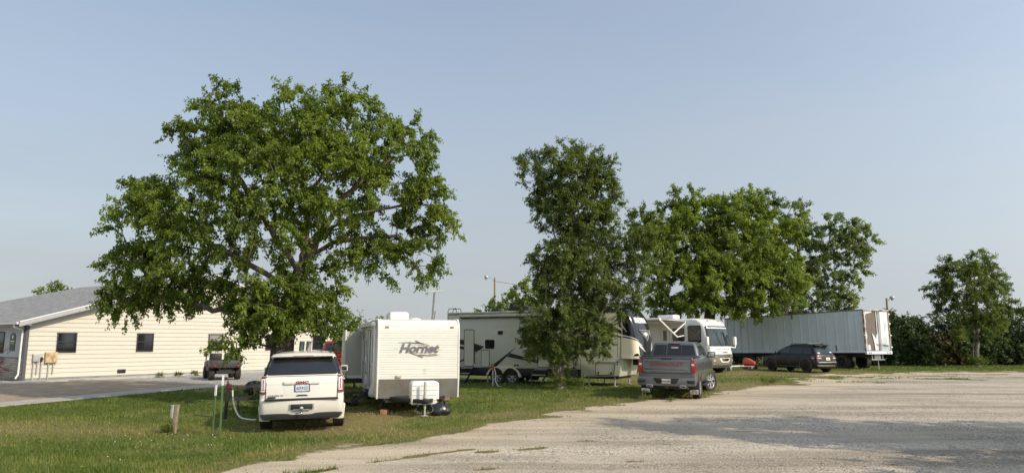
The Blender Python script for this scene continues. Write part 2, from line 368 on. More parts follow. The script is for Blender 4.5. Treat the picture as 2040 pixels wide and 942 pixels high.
WA = np.array((-24.4,36.0)); WD = np.array((11.4,16.0))/math.hypot(11.4,16); WN = np.array((WD[1],-WD[0]))
PA = np.array((-19.9,15.0)); PB = np.array((-9.3,45.0)); PD = (PB-PA)/np.linalg.norm(PB-PA); PN = np.array((PD[1],-PD[0])); PW = 1.0
def zones(x, y):
    n1 = fbm(x, y, .55, 4, 3); n2 = fbm(x, y, .16, 4, 11)
    sd_ = psd(LOT, x, y)
    wob = (fbm(x, y, .75, 5, 21)-.5)*2.6*(1+1.8*sstep(26,46,y))
    lot = sstep(-.55, .75, sd_+wob)
    lot = lot*(1-sstep(.35, .6, islands(x, y)*(.05+1.75*fbm(x, y, 1.5, 4, 5))))
    edge = sstep(4.2, 1.0, sd_+wob)
    far = sstep(27,38,y)*sstep(13,4,sd_)+.55*sstep(34,44,y)
    lot = lot*(1-.62*far*sstep(.60,.70,fbm(x*.42+40, y*1.25, .8, 4, 77)))
    lx = (x-WA[0])*WD[0]+(y-WA[1])*WD[1]; ly = (x-WA[0])*WN[0]+(y-WA[1])*WN[1]     # ly > 0 on our side of the wall
    pr = (x-PA[0])*PN[0]+(y-PA[1])*PN[1]                                             # > 0 on the lawn side of the path
    yard = sstep(.1, -.25, pr+.8+(n1-.5)*.3)*(ly < 40)*(lx < 26)*(lx > -14)
    gray = yard*sstep(2.6, 5.2, lx+(n1-.5)*3)*sstep(20.5, 17, lx+(n1-.5)*3)
    dirt = np.clip(yard-gray, 0, 1)
    dry = np.clip(.03+sstep(.48, .68, n2)*.78+sstep(.48, .72, n1)*.35, 0, 1)
    # dry belt across the left lawn, bare ground in front of the motorhome
    dry = np.maximum(dry, .95*np.exp(-(((x+13.0)/5.5)**2+((y-17.8)/1.7)**2))*(.55+.8*n1))
    dry = np.maximum(dry, .95*np.exp(-(((x-18)/7.5)**2+((y-44.5)/4.5)**2))*(.55+.8*n1))
    dry = np.maximum(dry, .75*sstep(1.6, .1, -sd_+(n1-.5)*1.2)*(sd_ < .6)*(.3+n1))
    return lot, gray, dirt, np.clip(dry,0,1), edge
def ground_mat():
    m, nt, b = ntree('ground_cover'); N = nt.nodes; L = nt.links
    tc = N.new('ShaderNodeTexCoord'); P = tc.outputs['Object']
    def attr(n):
        a = N.new('ShaderNodeAttribute'); a.attribute_name = n; return a.outputs['Fac']
    def noise(sc, det=6, vec=P, rough=.6):
        n = N.new('ShaderNodeTexNoise'); n.inputs['Scale'].default_value = sc; n.inputs['Detail'].default_value = det; n.inputs['Roughness'].default_value = rough
        L.new(vec, n.inputs['Vector']); return n.outputs['Fac']
    def ramp(f, *st):
        c = N.new('ShaderNodeValToRGB'); e = c.color_ramp.elements
        e[0].position, e[0].color = st[0][0], (*st[0][1],1); e[1].position, e[1].color = st[-1][0], (*st[-1][1],1)
        for p, k in st[1:-1]:
            q = e.new(p); q.color = (*k,1)
        L.new(f, c.inputs['Fac']); return c.outputs['Color']
    def mix(f, a, c, mode='MIX'):
        x = N.new('ShaderNodeMix'); x.data_type = 'RGBA'; x.blend_type = mode
        if hasattr(f,'node'): L.new(f, x.inputs['Factor'])
        else: x.inputs['Factor'].default_value = f
        for v, k in ((a,'A'),(c,'B')):
            if hasattr(v,'node'): L.new(v, x.inputs[k])
            else: x.inputs[k].default_value = (*v,1)
        return x.outputs['Result']
    def math_(op, a, c):
        x = N.new('ShaderNodeMath'); x.operation = op
        for v, i in ((a,0),(c,1)):
            if hasattr(v,'node'): L.new(v, x.inputs[i])
            else: x.inputs[i].default_value = v
        return x.outputs[0]
    lot, gray, dirt, dry, edge = attr('lot'), attr('gray'), attr('dirt'), attr('dry'), attr('edge')
    # grass seen from afar
    mp = N.new('ShaderNodeMapping'); mp.inputs['Scale'].default_value = (1,.45,1); L.new(P, mp.inputs['Vector'])
    g1 = ramp(noise(7, 8, mp.outputs[0], .75), (.3,(.038,.052,.011)), (.5,(.085,.112,.021)), (.72,(.150,.175,.038)))
    g2 = ramp(noise(9, 8, mp.outputs[0], .75), (.3,(.12,.10,.045)), (.55,(.20,.165,.075)), (.75,(.30,.25,.13)))
    grass = mix(dry, g1, g2)
    # pale gravel and sand of the lot
    mt = N.new('ShaderNodeMapping'); mt.inputs['Rotation'].default_value = (0,0,R(-28)); mt.inputs['Scale'].default_value = (.12,1.1,1); L.new(P, mt.inputs['Vector'])
    tracks = noise(.9, 5, mt.outputs[0], .55)
    big = noise(.22, 5)
    sand = ramp(math_('ADD', math_('MULTIPLY', tracks, .62), math_('MULTIPLY', big, .38)), (.36,(.33,.282,.218)), (.47,(.455,.395,.305)), (.62,(.595,.52,.41)))
    v = N.new('ShaderNodeTexVoronoi'); v.inputs['Scale'].default_value = 26; L.new(P, v.inputs['Vector'])
    v2 = N.new('ShaderNodeTexVoronoi'); v2.inputs['Scale'].default_value = 60; L.new(P, v2.inputs['Vector'])
    sc = N.new('ShaderNodeSeparateColor'); L.new(v.outputs['Color'], sc.inputs['Color'])
    sc2 = N.new('ShaderNodeSeparateColor'); L.new(v2.outputs['Color'], sc2.inputs['Color'])
    peb = ramp(sc.outputs['Red'], (0,(.22,.21,.21)), (.10,(.55,.54,.53)), (.35,(.90,.89,.88)), (.8,(1.06,1.06,1.06)), (1,(1.38,1.4,1.42)))
    peb2 = ramp(sc2.outputs['Green'], (0,(.42,.41,.40)), (.3,(.93,.92,.91)), (1,(1.24,1.24,1.24)))
    stones = mix(1, mix(1, sand, peb, 'MULTIPLY'), peb2, 'MULTIPLY')
    stony = ramp(math_('ADD', math_('MULTIPLY', noise(.35,5), .6), math_('MULTIPLY', tracks, .4)), (.38,(0,0,0)), (.58,(1,1,1)))
    fine = mix(1, sand, ramp(noise(30,6), (.3,(.86,.85,.84)), (.7,(1.06,1.06,1.06))), 'MULTIPLY')
    fine = mix(math_('MULTIPLY', edge, .6), fine, mix(1, fine, (1.07,1.0,.88), 'MULTIPLY'))
    stones = mix(1, stones, (.90,.915,.94), 'MULTIPLY')
    ruts = ramp(noise(.55, 4, mt.outputs[0], .6), (.40,(.78,.76,.74)), (.50,(1,1,1)), (.60,(1.06,1.05,1.03)))
    stony = math_('MULTIPLY', stony, math_('SUBTRACT', 1.0, math_('MULTIPLY', edge, .85)))
    gravel = mix(1, mix(stony, fine, stones), ruts, 'MULTIPLY')
    gry = mix(1, ramp(noise(3,6), (.3,(.33,.31,.285)), (.7,(.50,.475,.44))), mix(1, peb, peb2, 'MULTIPLY'), 'MULTIPLY')
    drt = mix(1, ramp(noise(1.3,8,P,.7), (.3,(.24,.18,.12)), (.55,(.37,.29,.205)), (.75,(.50,.42,.32))), peb2, 'MULTIPLY')
    lotn = ramp(math_('ADD', lot, math_('MULTIPLY', math_('SUBTRACT', noise(3.5,9,P,.75), .5), 1.1)), (.38,(0,0,0)), (.62,(1,1,1)))
    c = mix(lotn, grass, gravel); c = mix(dirt, c, drt); c = mix(gray, c, gry)
    L.new(c, b.inputs['Base Color']); b.inputs['Roughness'].default_value = .95; b.inputs['Specular IOR Level'].default_value = .15
    hgt = math_('ADD', math_('MULTIPLY', noise(24,6), .6), math_('MULTIPLY', v.outputs['Distance'], -.9))
    hgt = math_('ADD', hgt, math_('MULTIPLY', tracks, 2.0))
    bp = N.new('ShaderNodeBump'); bp.inputs['Strength'].default_value = .7; bp.inputs['Distance'].default_value = .03
    L.new(hgt, bp.inputs['Height']); L.new(bp.outputs['Normal'], b.inputs['Normal'])
    return m
GROUND = ground_mat()
def axis(parts, g0, lim):
    out = []
    for a, b, st in parts: out += list(np.arange(a, b-1e-6, st))
    x, st = parts[-1][1], parts[-1][2]
    while x < lim:
        out.append(x); st *= g0; x += st
    out.append(lim); return out
ys = np.array([-40,-25,-14,-6,-1,2,4]+axis([(6,20,.13),(20,36,.22),(36,62,.45)], 1.25, 4000))
xr = axis([(0,18,.16),(18,50,.5)], 1.3, 4000); xs = np.array(sorted(set([-q for q in xr]+xr)))
X, Y = np.meshgrid(xs, ys); Zs = hz(X, Y)
lot, gray, dirt, dry, edge = zones(X, Y)
nx, ny = len(xs), len(ys); I = np.arange(nx*ny).reshape(ny, nx)
F = np.stack([I[:-1,:-1], I[:-1,1:], I[1:,1:], I[1:,:-1]], -1).reshape(-1,4)
V = np.stack([X,Y,Zs], -1).reshape(-1,3)
lf = lot.ravel()[F].mean(1) > .5
for nm, sel in (('lawn', ~lf), ('gravel_lot', lf)):
    ids, inv = np.unique(F[sel], return_inverse=True)
    o = fastmesh(nm, V[ids], inv.reshape(-1,4), GROUND, tint={k: a.ravel()[ids] for k, a in (('lot',lot),('gray',gray),('dirt',dirt),('dry',dry),('edge',edge))}, smooth=True)
    tag(o, kind='structure')
def strip(name, pts, wid, lift, m, n=60, wob=.08):
    pts = np.array(pts, float); seg = np.r_[0, np.cumsum(np.hypot(*np.diff(pts, axis=0).T))]
    t = np.linspace(0, seg[-1], n); px_ = np.interp(t, seg, pts[:,0]); py_ = np.interp(t, seg, pts[:,1])
    tx, ty = np.gradient(px_), np.gradient(py_); l = np.hypot(tx,ty); nx_, ny_ = ty/l, -tx/l
    V = []; F = []
    for i in range(n):
        for k in range(7):
            s = (k/6-.5)*(wid+(rnd.random()-.5)*wob*(k in (0,6)))
            x, y = px_[i]+nx_[i]*s, py_[i]+ny_[i]*s
            V.append((x, y, H(x,y)+(lift if 0 < k < 6 else -.03)))
    for i in range(n-1):
        for k in range(6): F.append((i*7+k, i*7+k+1, (i+1)*7+k+1, (i+1)*7+k))
    o = fastmesh(name, np.array(V), np.array(F), m, smooth=True); tag(o, kind='structure'); return o
PATHM = two_tone('worn_path', (.30,.275,.23), (.43,.395,.335), 1.1, .35, .65, .9, stretch=(1,1,1))
strip('path', [tuple(PA), tuple(PB)], 1.9, .02, PATHM)
cw = WA+WN*.62-WD*.0
side = [tuple(WA-WD*3+WN*.75), tuple(WA+WD*23+WN*.75)]
strip('sidewalk', side, 1.5, .055, CONC, wob=0)
ap = WA-WD*1.6
strip('entry_pavement', [tuple(WA-WD*1.5+WN*1.0), tuple(WA-WD*1.5-WN*28)], 3.0, .05, CONC, wob=0)

# grass blades: tufts of three thin triangles
def blades(name, x, y, h, wd, tint, lean=.5, mats=GRASS, kind='stuff'):
    n = len(x); g = np.random.default_rng(5); V = np.zeros((n,3,3,3)); z = hz(x, y)-.01
    for k in range(3):
        a = g.random(n)*2*np.pi; l = lean*h*(.3+g.random(n)); b = g.random(n)*2*np.pi; r = g.random(n)*.04
        bx, by = x+np.cos(b)*r, y+np.sin(b)*r; hh = h*(.6+.7*g.random(n)); ww = wd*(.6+.8*g.random(n))
        c, s = np.cos(a+1.57)*ww/2, np.sin(a+1.57)*ww/2
        V[:,k,0] = np.stack([bx-c, by-s, z], -1); V[:,k,1] = np.stack([bx+c, by+s, z], -1)
        V[:,k,2] = np.stack([bx+np.cos(a)*l, by+np.sin(a)*l, z+hh], -1)
    T = np.repeat(np.clip(tint+g.normal(0,.14,n),0,1), 9)
    o = fastmesh(name, V.reshape(-1,3), np.arange(n*9).reshape(-1,3), mats, tint=T)
    return tag(o, kind=kind)
g = np.random.default_rng(3)
bx, by, bh, bw = [], [], [], []
for y0, y1, x0, x1, dens, h, wd in ((8.5,14,-12,6,400,.10,.013),(14,20,-16,3,220,.08,.017),(20,28,-18,10,120,.075,.024),(28,38,-14,18,55,.075,.034),(38,50,4,26,26,.075,.045),(47,60,20,50,16,.09,.06)):
    n = int((y1-y0)*(x1-x0)*dens); x = x0+g.random(n)*(x1-x0); y = y0+g.random(n)*(y1-y0)
    k = np.abs(x) < .76*y+.6; x, y = x[k], y[k]
    bx.append(x); by.append(y); bh.append(np.full(len(x),h)); bw.append(np.full(len(x),wd))
bx, by, bh, bw = map(np.concatenate, (bx,by,bh,bw))
lo, gr, di, dr, _ = zones(bx, by)
keep = (lo+ (g.random(len(bx))-.5)*.5 < .42) & (g.random(len(bx)) < 1-.8*np.clip(gr+di,0,1)) & (gr+di < .6)
keep &= (g.random(len(bx)) > dr*.72)
pr = (bx-PA[0])*PN[0]+(by-PA[1])*PN[1]; keep &= np.abs(pr) > 1.0
bx, by, bh, bw, dr = bx[keep], by[keep], bh[keep], bw[keep], dr[keep]
clump = fbm(bx, by, 1.3, 3, 40)
blades('grass', bx, by, bh*(.45+1.1*clump)*(1-.35*dr), bw, np.clip(.10+.48*clump+.62*dr,0,1))
# loose stones on the near part of the lot
n = 26000; sx = -5+g.random(n)*22; sy = 8.2+(g.random(n)**1.5)*15
ok = (np.abs(sx) < .76*sy+.5); sx, sy = sx[ok], sy[ok]
lo = zones(sx, sy)[0]; st = fbm(sx, sy, .5, 4, 60)
ok = (lo > .75) & (g.random(len(sx)) < sstep(.38,.6,st)*.9+.12); sx, sy = sx[ok], sy[ok]; n = len(sx)
r = .006+.013*g.random(n)**2.2
base = np.array([(1,0,0),(0,1,0),(-1,0,0),(0,-1,0),(0,0,.75),(0,0,-.7)], float)
ang = g.random(n)*6.28; ca, sa = np.cos(ang), np.sin(ang)
B = base[None]*(r[:,None,None])*(.65+.7*g.random((n,6,1)))
VX = B[...,0]*ca[:,None]-B[...,1]*sa[:,None]+sx[:,None]; VY = B[...,0]*sa[:,None]+B[...,1]*ca[:,None]+sy[:,None]
VZ = B[...,2]+(hz(sx,sy)+r*.35)[:,None]
f0 = np.array([(0,1,4),(1,2,4),(2,3,4),(3,0,4),(1,0,5),(2,1,5),(3,2,5),(0,3,5)])
Fs = (f0[None]+6*np.arange(n)[:,None,None]).reshape(-1,3)
def stone_col():
    m, nt, b = ntree('loose_stone'); a = nt.nodes.new('ShaderNodeAttribute'); a.attribute_name = 'tint'
    c = nt.nodes.new('ShaderNodeValToRGB'); e = c.color_ramp.elements; e[0].color = (.10,.095,.09,1); e[1].color = (.66,.62,.55,1); x = e.new(.5); x.color = (.42,.37,.30,1)
    nt.links.new(a.outputs['Fac'], c.inputs['Fac']); nt.links.new(c.outputs['Color'], b.inputs['Base Color']); b.inputs['Roughness'].default_value = .9; return m
tag(fastmesh('gravel', np.stack([VX,VY,VZ],-1).reshape(-1,3), Fs, stone_col(), tint=np.repeat(g.random(n),6)), kind='stuff')
# little flowers in the lawn
def flowers(name, xy, m, h=.08, r=.011):
    b = MB()
    for x, y in xy:
        z = H(x,y); hh = h*(.7+.5*rnd.random())
        b.lathe([(z+hh-.006,.001),(z+hh,r),(z+hh+.008,r*.6)], 'z', 7, (x,y,0), closed=False)
    return tag(b.build(name, m), kind='stuff')
fl = lambda n, x0, x1, y0, y1: [(x0+rnd.random()*(x1-x0), y0+rnd.random()*(y1-y0)) for _ in range(n)]
flowers('white_flowers', fl(14,-9,-5.8,14.8,17)+fl(4,-10,-6,11.5,14)+fl(26,-3.5,2.5,23,28)+fl(12,8.6,12,33,38), INKW)
flowers('yellow_flowers', fl(24,-8,-6,17,21)+fl(5,-9,-5.5,11,15), mat('yellow_petal', (.62,.45,.03), .6))
# ------------------------------------------------------------------ vehicle helpers
class Shell:
    """body lofted through rounded rectangles at rising heights; keys: z, y0, y1, w and optional r, bow (rear), bowf (front), dz(y)"""
    def __init__(s, rings, cr=.02):
        s.rings = rings; s.cr = cr
        for q in rings: q.setdefault('r',.12); q.setdefault('bow',.04); q.setdefault('bowf',.10); q.setdefault('dz',None); q.setdefault('t',0)
    def at(s, z, k):
        zs = [q['z'] for q in s.rings]; vs = [q[k] for q in s.rings]
        return float(np.interp(z, zs, vs))
    def side(s, sg): return lambda y,z,o: (sg*(s.at(z,'w')-s._tp(y,z)+o), y, z)
    def _tp(s, y, z): # plan taper towards both ends
        y0, y1, t = s.at(z,'y0'), s.at(z,'y1'), s.at(z,'t')
        f = abs((y-(y0+y1)/2)/((y1-y0)/2)); return t*max(0, min(f,1)-.45)**2/.3
    def rear(s): return lambda x,z,o: (x, s.at(z,'y0')+s.at(z,'bow')*(x/s.at(z,'w'))**2-o, z)
    def front(s): return lambda x,z,o: (x, s.at(z,'y1')-s.at(z,'bowf')*(x/s.at(z,'w'))**2+o, z)
    def mesh(s, ns=26, nx=4, nc=5):
        mb = MB(); half = []
        for q in s.rings:
            w, r, y0, y1 = q['w'], q['r'], q['y0'], q['y1']; P = []
            br = lambda x: y0+q['bow']*(x/w)**2
            bf = lambda x: y1-q['bowf']*(x/w)**2
            wr = w-s._tp(y0+r, q['z'])*(q['t']>0)
            for i in range(nx+1): x = (wr-r)*i/nx; P.append((x, br(x)))
            yb, yf = br(wr-r), bf(wr-r)
            for i in range(1,nc):
                a = math.pi/2*i/nc; P.append((wr-r+r*math.sin(a), yb+r-r*math.cos(a)))
            for i in range(ns+1):
                y = yb+r+(yf-yb-2*r)*i/ns; P.append((w-s._tp(y,q['z']), y))
            wf = w-s._tp(yf-r, q['z'])
            for i in range(1,nc):
                a = math.pi/2*i/nc; P.append((wf-r+r*math.cos(a), yf-r+r*math.sin(a)))
            for i in range(nx,-1,-1):
                x = (wf-r)*i/nx; P.append((x, bf(x)))
            half.append([(x, y, q['z']+(q['dz'](y) if q['dz'] else 0)) for x,y in P])
        n = len(half[0]); L = 2*n-2; vs = []
        for h in half: vs += h+[(-x,y,z) for x,y,z in h[n-2:0:-1]]
        fs = []
        for k in range(len(half)-1):
            for i in range(L): j = (i+1)%L; fs.append((k*L+i, k*L+j, (k+1)*L+j, (k+1)*L+i))
        fs.append(list(range(L-1,-1,-1)))
        top = (len(half)-1)*L; h = half[-1]; c = 2*nx; row = {}
        def idx(i, k):
            if k == c: return top+i
            if k == 0: return top+(L-i)%L
            if i == nx: return top+(k-nx if k >= nx else (L-(nx-k)))
            if i == n-1-nx: return top+((n-1-(k-nx)) if k >= nx else (n-1+(nx-k)))
            if (i,k) not in row:
                f = (k-nx)/nx; x,y,z = h[i]; e = min(1, 2.2*math.sin(math.pi*(i-nx)/(n-1-2*nx)))
                row[(i,k)] = len(vs); vs.append((x*f, y, z+s.cr*e*(1-f*f)))
            return row[(i,k)]
        for i in range(nx, n-1-nx):
            for k in range(c): fs.append((idx(i,k), idx(i+1,k), idx(i+1,k+1), idx(i,k+1)))
        mb.add(vs, fs); return mb
def rpoly(P, r, n=4):
    out = []; k = len(P)
    for i in range(k):
        p = Vector(P[i]); a = Vector(P[i-1])-p; b = Vector(P[(i+1)%k])-p; rr = min(r, a.length*.45, b.length*.45)
        A, B = p+a.normalized()*rr, p+b.normalized()*rr
        for j in range(n+1):
            t = j/n; q = A*(1-t)**2+p*2*t*(1-t)+B*t*t; out.append((q.x,q.y))
    return out
def rect(x0, x1, z0, z1): return [(x0,z0),(x1,z0),(x1,z1),(x0,z1)]
def panel(name, m, parent, poly, fm, o=.006, th=.014, K=14, Rw=4, loc=None, frame_=None):
    """sheet with thickness lying on a body surface; poly is convex, fm(u, v, offset) gives the surface"""
    us = sorted(set([p[0] for p in poly])); lo, hi = us[0], us[-1]
    us = sorted(us+[lo+(hi-lo)*i/K for i in range(1,K)]); u2 = [us[0]]
    for u in us[1:]:
        if u-u2[-1] > 1e-4: u2.append(u)
    def span(u):
        v = []
        for a, b in zip(poly, poly[1:]+poly[:1]):
            if min(a[0],b[0])-1e-7 <= u <= max(a[0],b[0])+1e-7:
                if abs(a[0]-b[0]) < 1e-7: v += [a[1],b[1]]
                else: v.append(a[1]+(b[1]-a[1])*(u-a[0])/(b[0]-a[0]))
        return min(v), max(v)
    mb = MB(); n = len(u2); c = Rw+1; vs = []; fs = []
    for lay in (o, o-th):
        for u in u2:
            a, b = span(u)
            for k in range(c): vs.append(fm(u, a+(b-a)*k/Rw, lay))
    for i in range(n-1):
        for k in range(Rw): fs.append((i*c+k,(i+1)*c+k,(i+1)*c+k+1,i*c+k+1))
    N = n*c
    rim = [i*c for i in range(n)]+[(n-1)*c+k for k in range(1,c)]+[i*c+c-1 for i in range(n-2,-1,-1)]+[k for k in range(c-2,0,-1)]
    for a, b in zip(rim, rim[1:]+rim[:1]): fs.append((a,b,N+b,N+a))
    mb.add(vs, fs); ob = mb.build(name, m, parent, ang=40, recalc=False, loc=loc)
    # make the outside face outwards
    bm = bmesh.new(); bm.from_mesh(ob.data); bmesh.ops.remove_doubles(bm, verts=bm.verts, dist=1e-6); bm.faces.ensure_lookup_table()
    p0 = Vector(fm(sum(p[0] for p in poly)/len(poly), sum(p[1] for p in poly)/len(poly), .1))-Vector(fm(sum(p[0] for p in poly)/len(poly), sum(p[1] for p in poly)/len(poly), 0))
    if sum((f.normal.dot(p0)*f.calc_area() for f in bm.faces if abs(f.normal.dot(p0.normalized()))>.3)) < 0: bmesh.ops.reverse_faces(bm, faces=bm.faces)
    bm.to_mesh(ob.data); bm.free(); ob.data.shade_smooth(); ob.data.set_sharp_from_angle(angle=R(40))
    return ob
def strips(name, m, parent, lines, fm, wd=.012, o=.003):
    """thin seam lines (shut lines, trim) on a body surface"""
    mb = MB()
    for line in lines:
        pts = []
        for a, b in zip(line, line[1:]):
            k = max(1, int(math.hypot(b[0]-a[0], b[1]-a[1])/.15))
            pts += [(a[0]+(b[0]-a[0])*i/k, a[1]+(b[1]-a[1])*i/k) for i in range(k)]
        pts.append(line[-1])
        mb.tube([fm(u,v,o-wd*.25) for u,v in pts], wd*.5, 4)
    return mb.build(name, m, parent)
def cut_arches(o, arches, W, mats):
    """open wheel arches with dark liners: arches = [(y, z, radius)]"""
    cm = MB()
    for y,z,r in arches:
        for sg in (-1,1): cm.lathe([(sg*(W-.34),r),(sg*(W+.5),r)], 'x', 36, (0,y,z), closed=False)
    co_ = cm.build('cutter', [], None)
    md = o.modifiers.new('b','BOOLEAN'); md.operation = 'DIFFERENCE'; md.object = co_; md.solver = 'EXACT'
    bpy.context.view_layer.update()
    me = bpy.data.meshes.new_from_object(o.evaluated_get(bpy.context.evaluated_depsgraph_get()))
    o.modifiers.clear(); o.data = me; bpy.data.objects.remove(co_)
    me.materials.clear()
    for m in mats: me.materials.append(m)
    for p in me.polygons:
        c = p.center; p.material_index = 0
        for y,z,r in arches:
            d = math.hypot(c.y-y, c.z-z)
            if d < r*1.004 and (abs(c.x) < W-.33 or d > r*.9) and abs(c.x) > W-.36: p.material_index = len(mats)-1
    me.shade_smooth(); me.set_sharp_from_angle(angle=R(32)); return o
def wheel(parent, x, y, r, w, rr, style='spoke', mr=ALLOY, n=6, steer=0, z=None, offs=0, label=None):
    """tyre, with the rim as its child; outer face towards the side of x"""
    ob = MB(); h = w/2
    prof = [(-h*.8,rr),(-h*.98,rr+.02),(-h,rr+(r-rr)*.5),(-h*.93,r-.035),(-h*.80,r-.008)]
    for k in range(5):
        a = -h*.72+1.44*h*k/4; prof += [(a-h*.10,r),(a+h*.10,r),(a+h*.12,r-.014)] if k < 4 else [(a-h*.10,r),(a+h*.08,r)]
    prof += [(h*.80,r-.008),(h*.93,r-.035),(h,rr+(r-rr)*.5),(h*.98,rr+.02),(h*.8,rr)]
    ob.lathe(prof, 'x', 40)
    rotm = Matrix.Rotation(R(180) if x < 0 else 0, 3, 'Z')
    t = ob.build('wheel', RUBBER, parent, ang=28, loc=(x, y, r if z is None else z)); t.rotation_euler = (0,0,R(180 if x < 0 else 0)+R(steer))
    b = MB(); f = h*.78
    b.lathe([(-h*.8,rr),(f,rr),(f,rr-.022),(f-.03,rr-.03),(-h*.7,rr-.04)], 'x', 40, m=0)
    b.lathe([(f-.10,.0005),(f-.10,rr-.035),(f-.11,rr-.035),(f-.11,.0005)], 'x', 32, m=1)
    b.lathe([(f-.10,.0005),(f-.10,.075),(f-.012,.062),(f-.004,.03),(f-.004,.0005)], 'x', 20, m=0)
    for k in range(n):
        a = 2*math.pi*k/n; M = Matrix.Rotation(a, 4, 'X')
        if style == 'split':
            for dd in (-.17,.17):
                M2 = M @ Matrix.Rotation(dd, 4, 'X')
                b.prism([(-.022,.05),(.022,.05),(.03,rr-.02),(-.03,rr-.02)], 'x', f-.06, f-.012, 0, M2)
        else:
            ww = .30*rr*(5/n)
            b.prism([(-ww*.42,.05),(ww*.42,.05),(ww*.62,rr-.02),(-ww*.62,rr-.02)], 'x', f-.06, f-.014, 0, M)
    b.build('rim', [mr, BLACK], t, bevel=.004, ang=30, seg=1)
    return t
def mirror(parent, x, y, z, m, face=CHROME, w=.24, h=.19):
    sg = 1 if x > 0 else -1
    b = MB(); b.box((x+sg*w*.5, y, z+h*.45), (w, .13, h), 0); b.box((x-sg*.02, y+.03, z+.02), (.14,.06,.05), 0)
    o = b.build('mirror', m, parent, bevel=.03, seg=3)
    g_ = MB(); g_.box((x+sg*w*.5, y-.068, z+h*.45), (w*.8,.006,h*.74)); g_.build('mirror_glass', face, o, bevel=.002)
    return o
def plate(parent, fm, x, z, m, s, col, sub=None, w=.32, h=.165, loc3=None, size=.085):
    p = panel('license_plate', m, parent, rpoly(rect(x-w/2,x+w/2,z-h/2,z+h/2), .015), fm, .02, .012, K=3, Rw=2)
    yy = fm(x,z,.022)[1]
    text(s, size, 'plate_lettering', col, p, (x, yy-.003, z-.012), sx=.85)
    if sub: text(sub, .03, 'plate_heading', col, p, (x, yy-.003, z+.06))
    return p
def under(parent, y0, y1, w, z0, z1, name='underbody'):
    b = MB(); b.box((0,(y0+y1)/2,(z0+z1)/2),(2*w,y1-y0,z1-z0)); return b.build(name, BLACK, parent, bevel=.05)
def handle(parent, fm, y, z, m, w=.2):
    return panel('door_handle', m, parent, rpoly(rect(y-w/2,y+w/2,z-.022,z+.022), .02), fm, .04, .035, K=4, Rw=2)

